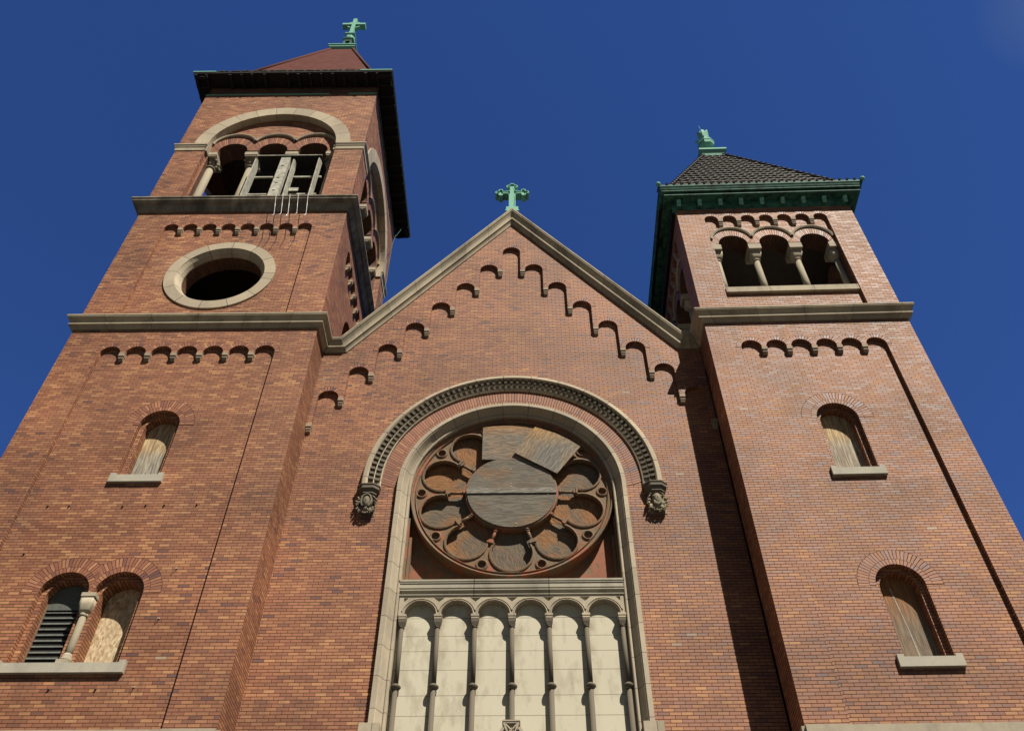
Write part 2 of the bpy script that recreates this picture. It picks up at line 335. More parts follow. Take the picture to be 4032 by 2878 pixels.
def prism(mb, F, poly, w0, w1, uvf=None):
    sheet(mb, F, poly, (), w0, uvf); sheet(mb, F, poly, (), w1, uvf); wallsides(mb, F, poly, w0, w1, brick=False)
def arc(cu, cv, r, a0, a1, n): return [(cu+r*cos(radians(a0+(a1-a0)*i/n)), cv+r*sin(radians(a0+(a1-a0)*i/n))) for i in range(n+1)]
def ring(mb, F, cu, cv, r0, r1, a0, a1, w0, w1, n=24, clampu=None, inner=True, c2=None, brick=True):
    """annulus with polar UV (u = radial, v = along the arc) so bricks lie as voussoirs"""
    cl = (lambda u: max(clampu[0], min(clampu[1], u))) if clampu else (lambda u: u)
    c2 = c2 or (cu, cv); rm = (r0+r1)/2
    for i in range(n):
        A = [radians(a0+(a1-a0)*k/n) for k in (i, i+1)]
        p = [(cl(cu+r0*cos(a)), cv+r0*sin(a)) for a in A]; q = [(cl(c2[0]+r1*cos(a)), c2[1]+r1*sin(a)) for a in A]
        va = [a*rm for a in A]
        up = (lambda r, v: (r-r0, v)) if brick else (lambda r, v: (v, r))
        mb.poly([F(*p[0], w0), F(*p[1], w0), F(*q[1], w0), F(*q[0], w0)], [up(r0, va[0]), up(r0, va[1]), up(r1, va[1]), up(r1, va[0])])
        if inner: mb.poly([F(*p[0], w0), F(*p[1], w0), F(*p[1], w1), F(*p[0], w1)], [up(0, va[0]), up(0, va[1]), up(w1-w0, va[1]), up(w1-w0, va[0])])
        mb.poly([F(*q[0], w0), F(*q[1], w0), F(*q[1], w1), F(*q[0], w1)], [up(0, va[0]), up(0, va[1]), up(w1-w0, va[1]), up(w1-w0, va[0])])
def mit(a, b): return (a+b)/(1+a.dot(b))
def sweep(mb, pts, outs, ups, prof, sm=False, l0=0, caps=False):
    """profile (a,b) carried along pts; outs/ups are per-vertex mitred vectors"""
    rows = []; L = l0; pl = [0]
    for k in range(1, len(prof)): pl.append(pl[-1]+hypot(prof[k][0]-prof[k-1][0], prof[k][1]-prof[k-1][1]))
    for i, p in enumerate(pts):
        if i: L += (pts[i]-pts[i-1]).length
        rows.append((L, [p+outs[i]*a+ups[i]*b for a, b in prof]))
    for i in range(len(rows)-1):
        for k in range(len(prof)-1):
            mb.poly([rows[i][1][k], rows[i+1][1][k], rows[i+1][1][k+1], rows[i][1][k+1]], [(rows[i][0], pl[k]), (rows[i+1][0], pl[k]), (rows[i+1][0], pl[k+1]), (rows[i][0], pl[k+1])], sm)
    if caps:
        for r in (rows[0][1], rows[-1][1]): mb.poly(r)
def hpath(xy, z, outs_seg, closed=False):
    """horizontal path: segment outward normals -> mitred outs"""
    pts = [Vector((x, y, z)) for x, y in xy]; O = [Vector((a, b, 0)) for a, b in outs_seg]; n = len(pts)
    outs = []
    for i in range(n):
        if closed: outs.append(mit(O[(i-1) % n], O[i % n]))
        elif i == 0: outs.append(O[0])
        elif i == n-1: outs.append(O[-1])
        else: outs.append(mit(O[i-1], O[i]))
    if closed: pts.append(pts[0]); outs.append(outs[0])
    return pts, outs, [Vector((0, 0, 1))]*len(pts)
def fsweep(mb, F, path, prof, closed=False, sm=False, up=None):
    """sweep in a wall face: path in (u,v); prof (a = outwards from centre of curvature/left normal, b = w depth)"""
    n = len(path); rows = []; L = 0
    for i in range(n):
        p = path[i]; a = path[i-1] if (i or closed) else None; b = path[(i+1) % n] if (i < n-1 or closed) else None
        def nrm(s, e): dx, dy = e[0]-s[0], e[1]-s[1]; l = hypot(dx, dy); return Vector((dy/l, -dx/l))
        if a and b: nn = mit(nrm(a, p), nrm(p, b))
        else: nn = nrm(a, p) if a else nrm(p, b)
        if i: L += hypot(p[0]-path[i-1][0], p[1]-path[i-1][1])
        rows.append((L, [(p[0]+nn.x*q[0], p[1]+nn.y*q[0], q[1]) for q in prof]))
    if closed: rows.append((L+hypot(path[0][0]-path[-1][0], path[0][1]-path[-1][1]), rows[0][1]))
    for i in range(len(rows)-1):
        for k in range(len(prof)-1):
            A, B = rows[i], rows[i+1]
            mb.poly([F(*A[1][k]), F(*B[1][k]), F(*B[1][k+1]), F(*A[1][k+1])], [(A[0], k*.1), (B[0], k*.1), (B[0], k*.1+.1), (A[0], k*.1+.1)], sm)
def lathe(mb, F, cu, cw, prof, n=16, star=0, nstar=8, sm=True, sq=0.0):
    """prof (r, v) around an upright axis at (cu, cw)"""
    rows = []
    for r, v in prof:
        row = []
        for k in range(n):
            a = 2*pi*k/n; rr = r*(1+star*cos(nstar*a))
            if sq: rr *= 1+sq*(min(1/max(abs(cos(a)), abs(sin(a))), 1.41)-1)
            row.append(F(cu+rr*cos(a), v, cw+rr*sin(a)))
        rows.append(row)
    for i in range(len(rows)-1):
        for k in range(n):
            j = (k+1) % n; mb.poly([rows[i][k], rows[i][j], rows[i+1][j], rows[i+1][k]], None, sm)
    mb.poly(rows[0][::-1]); mb.poly(rows[-1])
def blob(mb, F, c, r, n=8, m_=6):
    """ellipsoid lobe, c=(u,v,w), r=(ru,rv,rw)"""
    rows = [[F(c[0]+r[0]*sin(pi*i/m_)*cos(2*pi*k/n), c[1]+r[1]*cos(pi*i/m_), c[2]+r[2]*sin(pi*i/m_)*sin(2*pi*k/n)) for k in range(n)] for i in range(m_+1)]
    for i in range(m_):
        for k in range(n):
            j = (k+1) % n
            if i == 0: mb.poly([rows[0][0], rows[1][j], rows[1][k]], None, True)
            elif i == m_-1: mb.poly([rows[i][k], rows[i][j], rows[m_][0]], None, True)
            else: mb.poly([rows[i][k], rows[i][j], rows[i+1][j], rows[i+1][k]], None, True)
def tube(mb, pts, r, n=8, r1=None):
    pts = [Vector(p) for p in pts]; rows = []; ref = Vector((0.3, 0.2, 1)).normalized()
    for i, p in enumerate(pts):
        d = ((pts[min(i+1, len(pts)-1)])-(pts[max(i-1, 0)])).normalized(); a = d.cross(ref)
        if a.length < .1: a = d.cross(Vector((1, 0, 0)))
        a.normalize(); b = d.cross(a); rr = r+((r1-r)*i/(len(pts)-1) if r1 is not None else 0)
        rows.append([p+a*rr*cos(2*pi*k/n)+b*rr*sin(2*pi*k/n) for k in range(n)])
    for i in range(len(rows)-1):
        for k in range(n):
            j = (k+1) % n; mb.poly([rows[i][k], rows[i][j], rows[i+1][j], rows[i+1][k]], None, True)
    mb.poly(rows[0]); mb.poly(rows[-1][::-1])

# ------------------------------------------------------------------ dimensions
YF = -.887                                   # tower fronts
LL, aL, aR, RR = -11.042, -4.892, 4.774, 9.811
YBL, YBR = YF+(aL-LL), YF+(RR-aR)
ZC = 19.098; XC = -.045
YP, YQ = -.05, .05                           # gable wall: proud border / recessed field
def FX(y0, s): return lambda u, v, w_: Vector((u, y0+s*w_, v))
def FY(x0, s): return lambda u, v, w_: Vector((x0+s*w_, u, v))

# ================================================================== ground
g = MB()
def G(u, v, w_): return Vector((u, v, w_))
sheet(g, G, [(-400, -400), (400, -400), (400, 400), (-400, 400)], (), 0)
o = g.build('ground', 'asphalt'); o['kind'] = 'structure'
g = MB(); box(g, G, -40, 40, -5.0, 2.0, .004, .15); o = g.build('pavement', 'pavement'); o['kind'] = 'structure'

# ================================================================== shared builders
def arcade_top(uL, uR, zs, n, r, q=10):
    pitch = (uR-uL-2*r)/(n-1); cs = [uL+r+pitch*i for i in range(n)]; pts = []
    for c in reversed(cs): pts += arc(c, zs, r, 0, 180, q)
    return cs, pts
def corbel(F, u, ztop, wt, parent, h=.24, wd=.135, dp=.13, n='corbel'):
    b = MB(); x = wd/2
    box(b, F, u-x, u+x, ztop-.10, ztop, -.012, dp)
    box(b, F, u-x*.86, u+x*.86, ztop-.165, ztop-.10, .012, dp)
    pr = [(u-x*.8, ztop-.165), (u+x*.8, ztop-.165), (u+x*.8, ztop-h), (u-x*.8, ztop-h)]
    P = [F(pr[0][0], pr[0][1], .02), F(pr[1][0], pr[1][1], .02), F(pr[1][0], ztop-h*.9, .04), F(pr[0][0], ztop-h*.9, .04)]
    b.poly(P); Q = [F(pr[0][0], ztop-h, .07), F(pr[1][0], ztop-h, .07)]; b.poly([P[3], P[2], Q[1], Q[0]])
    B = [F(pr[0][0], pr[0][1], dp), F(pr[1][0], pr[1][1], dp), F(pr[1][0], ztop-h, dp), F(pr[0][0], ztop-h, dp)]
    b.poly([Q[0], Q[1], B[2], B[3]]); b.poly([P[0], P[3], Q[0], B[3], B[0]]); b.poly([P[1], P[2], Q[1], B[2], B[1]])
    return b.build(n, 'corbel_stone', parent)
def arcade(F, uL, uR, zs, n, r, parent, h=.24, rim=.115):
    cs, pts = arcade_top(uL, uR, zs, n, r); p = cs[1]-cs[0]
    rb = MB()
    for i, c in enumerate(cs):
        lo = c-p/2 if i else c-r-rim; hi = c+p/2 if i < n-1 else c+r+rim
        ring(rb, F, c, zs, r+.0015, r+rim, 0, 180, -.004, .02, 18, (lo, hi), inner=False)
    rb.build('arch_ring', 'ring_brick', parent)
    jb = MB()
    for i, c in enumerate(cs):
        lo = c-p/2 if i else c-r-rim-.009; hi = c+p/2 if i < n-1 else c+r+rim+.009
        ring(jb, F, c, zs, r+rim-.001, r+rim+.008, 0, 180, -.002, .02, 18, (lo, hi), inner=False)
    jb.build('mortar_line', 'joint', parent)
    for i in range(n-1): corbel(F, (cs[i]+cs[i+1])/2, zs+.004, 0, parent, h)
    return pts
def lancet_path(c, zs, r, zb, q=14): return [(c+r, zb)]+arc(c, zs, r, 0, 180, q)+[(c-r, zb)]
def window(F, c, zs, r, zsill, wf, boardmat, root, sill=True, name='window', rings=True, board=True, ringclamp=None, lab=None, dep=.30):
    b = MB(); d1 = wf+.12; d2 = wf+dep; ri = r-.10
    plate(b, F, lancet_path(c, zs, r+.05, zsill-.05), [lancet_path(c, zs, ri, zsill)], d1, d2+.04)
    wn = b.build(name, 'brick', root, lab)
    if rings:
        rb = MB(); cl = ringclamp
        ring(rb, F, c, zs, r+.0015, r+.115, 0, 180, wf-.004, wf+.02, 26, cl, inner=False); ring(rb, F, c, zs, r+.122, r+.325, 0, 180, wf-.004, wf+.02, 26, cl, inner=False)
        jb = MB(); ring(jb, F, c, zs, r+.1145, r+.1225, 0, 180, wf-.002, wf+.02, 26, cl, inner=False); ring(jb, F, c, zs, r+.3245, r+.335, 0, 180, wf-.002, wf+.02, 26, cl, inner=False); jb.build('mortar_line', 'joint', wn)
        rb.build('arch_ring', 'ring_brick', wn)
    if board:
        b = MB(); prism(b, F, lancet_path(c, zs, ri+.02, zsill-.02), d2, d2+.03, lambda u, v: (u*1.0, v*.35)); b.build('board', boardmat, wn)
    if sill:
        b = MB(); box(b, F, c-.565, c+.565, zsill-.185, zsill, wf-.075, d2)
        for s in (-1, 1): box(b, F, c+s*.505-.058, c+s*.505+.058, zsill-.001, zsill+.05, wf-.075+.003, wf+.03)
        b.build('sill', 'sill_stone', wn)
    return wn
def shaft(F, u, w_, z0, z1, r, parent, base=True, cap='leaf', name='column'):
    b = MB(); lathe(b, F, u, w_, [(r, z0), (r*1.01, z0+(z1-z0)*.3), (r*.93, z1)], 20); col = b.build(name, 'shaft_stone', parent)
    if base:
        b = MB(); box(b, F, u-r*1.75, u+r*1.75, z0-.14, z0-.05, w_-r*1.75, w_+r*1.75); lathe(b, F, u, w_, [(r*1.7, z0-.05), (r*1.75, z0-.02), (r*1.3, z0+.02), (r*1.4, z0+.05), (r*1.05, z0+.10)], 20)
        b.build('base', 'plain_stone', col)
    b = MB()
    if cap == 'leaf':
        lathe(b, F, u, w_, [(r*1.0, z1-.02), (r*1.28, z1), (r*1.28, z1+.03), (r*1.0, z1+.05)], 20)
        lathe(b, F, u, w_, [(r*1.0, z1+.04), (r*1.15, z1+.14), (r*1.45, z1+.25), (r*1.9, z1+.31), (r*1.5, z1+.33)], 32, .10, 8)
        for q in range(8):
            a = q*pi/4; blob(b, F, (u+r*1.35*cos(a), z1+.16, w_+r*1.35*sin(a)), (.035, .05, .035))
        for q in range(4):
            a = pi/4+q*pi/2; blob(b, F, (u+r*2.0*cos(a), z1+.285, w_+r*2.0*sin(a)), (.055, .05, .055))
        box(b, F, u-r*1.55, u+r*1.55, z1+.325, z1+.352, w_-r*1.55, w_+r*1.55)
        b.build('capital', 'carved', col)
    else:   # cushion block
        lathe(b, F, u, w_, [(r*1.0, z1-.02), (r*1.22, z1), (r*1.22, z1+.03), (r*1.05, z1+.05)], 20)
        lathe(b, F, u, w_, [(r*1.1, z1+.04), (r*1.5, z1+.11), (r*1.8, z1+.20), (r*1.85, z1+.33)], 24, sq=.9)
        b.build('capital', 'plain_stone', col)
    return col
def hood(F, cs, cz, R0, R1, w0, w1, root, endl, endr, name='hood_mould'):
    b = MB(); p = cs[1]-cs[0]; Rm = (R0+R1)/2; prof = [(-(R1-R0)/2, w1), (-(R1-R0)/2, w0+.02), (0, w0), ((R1-R0)/2*.6, w0), ((R1-R0)/2, w0+.03), ((R1-R0)/2, w1)]
    half = math.degrees(math.acos(p/2/Rm))
    for i, c in enumerate(cs):
        a0 = half if i < len(cs)-1 else endr; a1 = 180-half if i else 180-endl
        fsweep(b, F, arc(c, cz, Rm, a0, a1, 22), prof)
    return b.build(name, 'stone', root)

# profiles, (projection, height below path)
P_LOW = [(-.5, 0), (.17, .012), (.213, 0), (.213, -.04), (.198, -.052), (.20, -.075), (.165, -.095), (.115, -.14), (.092, -.185), (.088, -.212), (.070, -.222), (.078, -.228), (.118, -.236), (.132, -.256), (.128, -.288), (.085, -.305), (.05, -.335), (.028, -.38), (0, -.385)]
P_UP = [(-.3, 0), (.25, .01), (.296, 0), (.296, -.045), (.275, -.055), (.262, -.085), (.262, -.125), (.225, -.15), (.205, -.185), (.20, -.205), (.165, -.21), (.165, -.235), (.135, -.245), (.06, -.44), (.045, -.458), (-.1, -.458)]

# ================================================================== TOWER shaft faces
def tower(side):
    left = side == 'L'
    x0, x1, yb = (LL, aL, YBL) if left else (aR, RR, YBR)
    xc, yc = (x0+x1)/2, (YF+yb)/2; half = (x1-x0)/2
    if left: root = thing('bell_tower', 'taller brick bell tower with steep red roof, round opening and big stone arch', 'church tower', (xc, yc, 0))
    else: root = thing('bell_tower', 'shorter brick bell tower with dark tiled roof and green copper eaves', 'church tower', (xc, yc, 0))
    faces = [('front', FX(YF, 1), x0, x1, xc), ('inner', FY(x1, -1) if left else FY(x0, 1), YF, yb, yc), ('outer', FY(x0, 1) if left else FY(x1, -1), YF, yb, yc), ('back', FX(yb, -1), x0, x1, xc)]
    ph = 2.142 if left else 1.748                              # panel half width
    pc = {'front': -7.942 if left else 7.272}
    wallA, wallB, wallC, shaded = MB(), MB(), MB(), MB()
    ztop = 32.52 if left else 23.90
    for nm, F, u0, u1, uc in faces:
        c = pc.get(nm, uc); uL, uR = c-ph, c+ph; vis = nm in ('front', 'inner')
        # ---- lower stage
        nA, rA = (7, .25) if left else (6, .247)
        if vis: ptsA = arcade(F, uL, uR, 17.82 if left else 17.79, nA, rA, root, .22)
        else: ptsA = [(uR, 17.82), (uL, 17.82)]
        plate(wallA, F, [(u0, 0), (u1, 0), (u1, 18.95), (u0, 18.95)], [[(uL, 8.4), (uR, 8.4)]+ptsA], 0, .10)
        holes = []
        if nm == 'front':
            if left:
                holes = [lancet_path(-7.966, 15.48, .46, 13.95), [(-7.966+.997, 9.60)]+arc(-7.444, 11.10, .475, 0, 180, 14)+arc(-8.488, 11.10, .475, 0, 180, 14)+[(-7.966-.997, 9.60)]]
            else: holes = [lancet_path(7.235, 15.46, .46, 13.93), lancet_path(7.235, 11.11, .46, 9.60)]
        plate(wallA, F, [(uL-.05, 8.3), (uR+.05, 8.3), (uR+.05, 18.4), (uL-.05, 18.4)], holes, .10, .22)
        # ---- upper stages
        if left:
            if vis: ptsB = arcade(F, uL, uR, 23.28, 8, .205, root, .24)
            else: ptsB = [(uR, 23.28), (uL, 23.28)]
            plate(wallB, F, [(u0, 18.95), (u1, 18.95), (u1, 24.3), (u0, 24.3)], [[(uL, 19.0), (uR, 19.0)]+ptsB], 0, .10)
            hb = []
            if nm == 'front': hb = [arc(-7.958, 21.13, 1.21, 0, 360-7.5, 47)]
            elif nm == 'inner': hb = [lancet_path(uc, 21.6, .7, 20.3)]
            plate(wallB, F, [(uL-.05, 18.98), (uR+.05, 18.98), (uR+.05, 24.0), (uL-.05, 24.0)], hb, .10, .55 if nm != 'front' else .26)
            if nm == 'inner':
                rb = MB(); ring(rb, F, uc, 21.6, .7015, .93, 0, 180, .096, .12, 26, inner=False); rb.build('arch_ring', 'ring_brick', root)
            if nm == 'front':
                # oculus
                b = MB(); c0 = (-7.958, 21.13); path = arc(*c0, 1.3, 0, 360-5, 71)
                fsweep(b, F, path, [(.185, .12), (.185, .06), (-.10, .052), (-.11, .075), (-.13, .10), (-.185, .16), (-.215, .23), (-.23, .26), (-.23, .30)], True)
                oc = b.build('round_window', 'arch_stone', root, 'pale stone ring round the open oculus')
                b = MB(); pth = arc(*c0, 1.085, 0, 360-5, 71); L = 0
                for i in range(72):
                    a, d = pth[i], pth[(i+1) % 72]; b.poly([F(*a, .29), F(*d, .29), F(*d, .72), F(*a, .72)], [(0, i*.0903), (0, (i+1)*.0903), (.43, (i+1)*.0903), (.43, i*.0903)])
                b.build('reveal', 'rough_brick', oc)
            # belfry
            bh = 2.13; uc2 = c if nm == 'front' else uc
            if nm == 'outer':
                plate(wallC, F, [(u0, 24.3), (u1, 24.3), (u1, 31.84), (u0, 31.84)], [[(uc2+1.3, 24.56)]+arc(uc2, 28.15, 1.3, 0, 180, 36)+[(uc2-1.3, 24.56)]], 0, .2)
                b = MB(); plate(b, F, [(u0, 31.84), (u1, 31.84), (u1, 32.53), (u0, 32.53)], [], .05, .2); b.build('rough_band', 'rough_brick', root)
            if nm == 'outer':
                b = MB()
                for q0, q1, wa in ((u0, uL, -.06), (uL, uR, -.035), (uR, u1, -.06)): box(b, F, q0, q1, 7.9, 8.40, wa, .12)
                b.build('base_course', 'plain_stone', root)
                continue
            plate(wallC, F, [(u0, 24.3), (u1, 24.3), (u1, 31.84), (u0, 31.84)], [[(uc2+bh, 24.56)]+arc(uc2, 28.14, bh, 0, 180, 36)+[(uc2-bh, 24.56)]], 0, .2)
            cs = [uc2-1.335, uc2, uc2+1.335]; r = .475
            ops = []
            for q in reversed(cs): ops += arc(q, 28.15, r, 0, 180, 16)
            ops = [(uc2+2.06, 24.5), (uc2+2.06, 28.02), (ops[0][0], 28.02)]+ops+[(ops[-1][0], 28.02), (uc2-2.06, 28.02), (uc2-2.06, 24.5)]
            # piers between the arches stop on their abaci
            o2 = []
            for i, pt in enumerate(ops):
                o2.append(pt)
            plate(wallC, F, [(uc2-2.3, 24.3), (uc2+2.3, 24.3), (uc2+2.3, 30.6), (uc2-2.3, 30.6)], [o2], .2, .80, inner=shaded)
            b = MB(); ring(b, F, uc2, 28.14, bh-.02, 2.575, 0, 180, -.05, .2, 48, brick=False)
            ba = b.build('stone_arch', 'arch_stone', root)
            if vis:
                rb = MB()
                for i, q in enumerate(cs): ring(rb, F, q, 28.15, r+.0015, .69, 0, 180, .196, .22, 26, (q-.6675, q+.6675), inner=False, c2=(q, 28.42))
                rb.build('arch_ring', 'ring_brick', root)
                hood(F, cs, 28.42, .69, .77, .11, .22, root, 8, 8)
                for i, q in enumerate((uc2-1.335*1.5, uc2-.667, uc2+.667, uc2+1.335*1.5)):
                    b = MB(); hw = .205; lo, hi = q-hw, q+hw
                    if i == 0: lo = uc2-2.12
                    if i == 3: hi = uc2+2.12
                    box(b, F, lo, hi, 27.86, 28.022, .17, .83); box(b, F, lo+.02, hi-.02, 27.80, 27.86, .19, .81)
                    b.build('abacus', 'plain_stone', root)
                    if not (nm == 'front' and i == 2): shaft(F, q+(.02 if i == 0 else -.02 if i == 3 else 0), .50, 24.70, 27.445, .125, root)
            for s in (-1, 1):
                b = MB(); e = uc2+s*bh; box(b, F, min(e, e-s*.06), max(e, e-s*.06), 27.82, 28.15, -.005, .196); b.build('impost_return', 'stone', root)
            b = MB(); plate(b, F, [(u0, 31.84), (u1, 31.84), (u1, 32.53), (u0, 32.53)], [], .05, .2); b.build('rough_band', 'rough_brick', root)
        else:
            if vis: ptsB = arcade(F, uL, uR, 23.36, 7, .19, root, .26)
            else: ptsB = [(uR, 23.36), (uL, 23.36)]
            plate(wallB, F, [(u0, 18.95), (u1, 18.95), (u1, ztop), (u0, ztop)], [[(uL, 19.0), (uR, 19.0)]+ptsB], 0, .10)
            uc2 = c+.02; cs = [uc2-1.13, uc2, uc2+1.13]; r = .40; ops = []
            for q in reversed(cs): ops += arc(q, 22.27, r, 0, 180, 16)
            ops = [(uc2+1.69, 20.18), (uc2+1.69, 22.235), (ops[0][0], 22.235)]+ops+[(ops[-1][0], 22.235), (uc2-1.69, 22.235), (uc2-1.69, 20.18)]
            plate(wallB, F, [(uL-.05, 18.98), (uR+.05, 18.98), (uR+.05, 23.7), (uL-.05, 23.7)], [ops], .10, .62, inner=shaded)
            if vis:
                rb = MB()
                for i, q in enumerate(cs): ring(rb, F, q, 22.27, r+.0015, .535, 0, 180, .096, .12, 24, (q-.565, q+.565), inner=False, c2=(q, 22.42))
                rb.build('arch_ring', 'ring_brick', root)
                hood(F, cs, 22.43, .54, .62, .04, .12, root, 6, 6)
                for i, q in enumerate((uc2-1.66, uc2-.565, uc2+.565, uc2+1.66)):
                    b = MB(); lo, hi = q-.175, q+.175
                    if i == 0: lo = uc2-1.74
                    if i == 3: hi = uc2+1.74
                    box(b, F, lo, hi, 22.03, 22.238, .09, .65); b.build('abacus', 'plain_stone', root)
                    q2 = q+(.03 if i == 0 else -.03 if i == 3 else 0)
                    shaft(F, q2, .33, 20.34, 21.70, .088, root, cap='block')
                b = MB(); box(b, F, uc2-1.72, uc2+1.72, 20.0, 20.20, .02, .64); b.build('sill', 'stone', root)
        # stone base course
        b = MB()
        if vis or 1:
            for q0, q1, wa in ((u0, uL, -.06), (uL, uR, -.035), (uR, u1, -.06)): box(b, F, q0, q1, 7.9, 8.40, wa, .12)
            b.build('base_course', 'plain_stone', root)
    wallA.build('lower_wall', 'brick', root); wallB.build('upper_wall', 'brick', root); wallC.build('belfry_wall', 'brick', root); shaded.build('belfry_reveals', 'shaded_brick', root)
    # floors and ceilings
    F = FX(0, 1)
    for z in ((18.2, 24.35, 31.6) if left else (18.2, 19.2, 23.6)):
        b = MB(); box(b, F, x0+.15, x1-.15, z, z+.12, YF+.15, yb-.15); b.build('floor_slab', 'floor_slab', root)
    return root, faces, xc, yc, x0, x1, yb
TL, facesL, xcl, ycl, *_ = tower('L')
TR, facesR, xcr, ycr, *_ = tower('R')
FL, FR = FX(YF, 1), FX(YF, 1)

# tower windows
window(FL, -7.966, 15.48, .46, 13.97, .10, 'wood_pale', TL, dep=.34, lab='arched window with pale plywood, alone in the wall')
window(FR, 7.235, 15.46, .46, 13.95, .10, 'wood_r1', TR, lab='upper boarded arched window')
window(FR, 7.235, 11.11, .46, 9.62, .10, 'wood_streak', TR, lab='lower boarded arched window with a white streak')
b = MB(); prism(b, FR, [(7.12, 11.22), (7.145, 11.25), (7.18, 10.7), (7.225, 10.2), (7.255, 9.64), (7.215, 9.64), (7.195, 10.3), (7.155, 10.8)], .394, .402); b.build('white_streak', 'streak', TR)
wd = window(FL, -8.488, 11.10, .475, 9.64, .10, None, TL, sill=False, board=False, ringclamp=(-9.4, -7.966), lab='left half of the paired window, with louvers')
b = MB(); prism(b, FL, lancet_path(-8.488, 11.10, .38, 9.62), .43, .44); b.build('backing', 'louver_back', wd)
b = MB(); prism(b, FL, [(-8.128, 10.93)]+arc(-8.488, 11.10, .37, 0, 180, 14)+[(-8.848, 10.93)], .40, .42); b.build('lunette', 'louver', wd)
for i in range(11):
    z = 9.69+i*.118; b = MB()
    P = [FL(-8.85, z, .405), FL(-8.126, z, .405), FL(-8.126, z+.045, .43), FL(-8.85, z+.045, .43)]; b.poly(P); b.poly([p+Vector((0, .004, -.008)) for p in P[::-1]]); b.poly([P[0], P[1], P[1]+Vector((0, .004, -.008)), P[0]+Vector((0, .004, -.008))])
    b.build('louver_slat', 'louver', wd)
b = MB(); box(b, FL, -8.862, -8.835, 9.62, 11.1, .395, .43); b.build('frame', 'bare', wd)
wd2 = window(FL, -7.444, 11.10, .475, 9.64, .10, 'osb', TL, sill=False, ringclamp=(-7.966, -6.6), lab='right half of the paired window, closed with chipboard', dep=.44)
b = MB(); box(b, FL, -9.13, -6.80, 9.455, 9.64, .02, .40)
for s in (-1, 1): box(b, FL, -7.966+s*1.105-.06, -7.966+s*1.105+.06, 9.638, 9.69, .023, .13)
b.build('sill', 'sill_stone', TL)
b = MB(); box(b, FL, -8.10, -7.83, 11.02, 11.10, .06, .40); box(b, FL, -8.08, -7.85, 10.97, 11.02, .08, .39); box(b, FL, -8.06, -7.87, 10.93, 10.97, .10, .38); b.build('abacus', 'plain_stone', TL)
shaft(FL, -7.966, .19, 9.79, 10.66, .066, TL, cap='block', name='window_column')
b = MB(); box(b, FL, -8.03, -7.90, 9.64, 11.03, .30, .45); b.build('mullion_pier', 'brick', TL)
# anchors in the left tower wall
for i, (x, z) in enumerate([(-6.5, 11.6), (-6.52, 10.51), (-6.56, 9.17)]):
    b = MB(); tube(b, [FL(x+.03, z+.05, .11), FL(x+.02, z+.02, .05), FL(x, z, .05), FL(x-.03, z-.07, .06)], .009, 6, .004); blob(b, FL, (x+.02, z+.04, .09), (.014, .014, .014)); b.build('wall_hook', 'streak', TL)
for x, z in [(-9.57, 13.18), (-9.13, 13.18), (-8.02, 13.16), (-7.55, 13.18), (-7.17, 13.18), (-6.5, 13.19), (-8.0, 9.17), (-7.19, 9.17), (-9.58, 12.0)]:
    b = MB(); lathe(b, lambda u, v, w_: Vector((x+u, YF+.10-(v), z+w_)), 0, 0, [(.02, -.01), (.02, .02), (.008, .035)], 8); b.build('wall_bolt', 'iron', TL)

# ================================================================== cornices / coping (one continuous mitred run, three owners)
V = Vector
pk = [V((LL, YBL-.3, ZC)), V((LL, YF, ZC)), V((aL, YF, ZC)), V((aL, YP, ZC)), V((-4.475, YP, ZC)), V((-.035, YP, 25.165)), V((4.405, YP, ZC)), V((aR, YP, ZC)), V((aR, YF, ZC)), V((RR, YF, ZC)), V((RR, YBR-.3, ZC))]
s1 = (pk[5]-pk[4]).normalized(); s2 = (pk[6]-pk[5]).normalized()
up1 = V((-s1.z, 0, s1.x)); up2 = V((-s2.z, 0, s2.x)); Z = V((0, 0, 1)); X = V((1, 0, 0)); Yn = V((0, -1, 0))
so_ = [-X, Yn, X, Yn, Yn, Yn, Yn, -X, Yn, X]; su = [Z, Z, Z, Z, up1, up2, Z, Z, Z, Z]
outs = [so_[0]]+[mit(so_[i-1], so_[i]) for i in range(1, 10)]+[so_[9]]; ups = [su[0]]+[mit(su[i-1], su[i]) for i in range(1, 10)]+[su[9]]
b = MB(); sweep(b, pk[0:4], outs[0:4], ups[0:4], P_LOW); b.build('cornice', 'stone', TL, 'lower stone cornice')
b = MB(); sweep(b, pk[7:11], outs[7:11], ups[7:11], P_LOW); b.build('cornice', 'stone', TR)
CF = thing('church_front', 'brick gable front of the church between its two towers, with rose window', 'church', (XC, 0, 0))
b = MB(); sweep(b, pk[3:8], outs[3:8], ups[3:8], P_LOW); b.build('gable_coping', 'stone', CF)
# upper cornice of the left tower
p_, o_, u_ = hpath([(LL, YF), (aL, YF), (aL, YBL), (LL, YBL)], 24.54, [(0, -1), (1, 0), (0, 1), (-1, 0)], True)
b = MB(); sweep(b, p_, o_, u_, P_UP); b.build('cornice', 'stone_dark', TL, 'upper stone cornice, heavily stained')
# imposts that wrap the belfry corners
bh = 2.13
for (x, y, ox, oy) in ((aL, YF, 1, -1), (LL, YF, -1, -1), (aL, YBL, 1, 1), (LL, YBL, -1, 1)):
    a = (-7.942+ox*bh) if oy < 0 else (xcl+ox*bh); c = ycl+oy*bh
    pts = [V((a, y, 28.15)), V((x, y, 28.15)), V((x, c, 28.15))]; oo = [V((0, oy, 0)), mit(V((0, oy, 0)), V((ox, 0, 0))), V((ox, 0, 0))]
    b = MB(); sweep(b, pts, oo, [Z]*3, [(-.05, 0), (.09, .0), (.09, -.06), (.07, -.08), (.055, -.14), (.03, -.19), (.025, -.33), (-.05, -.33)], caps=True); b.build('impost', 'stone', TL)
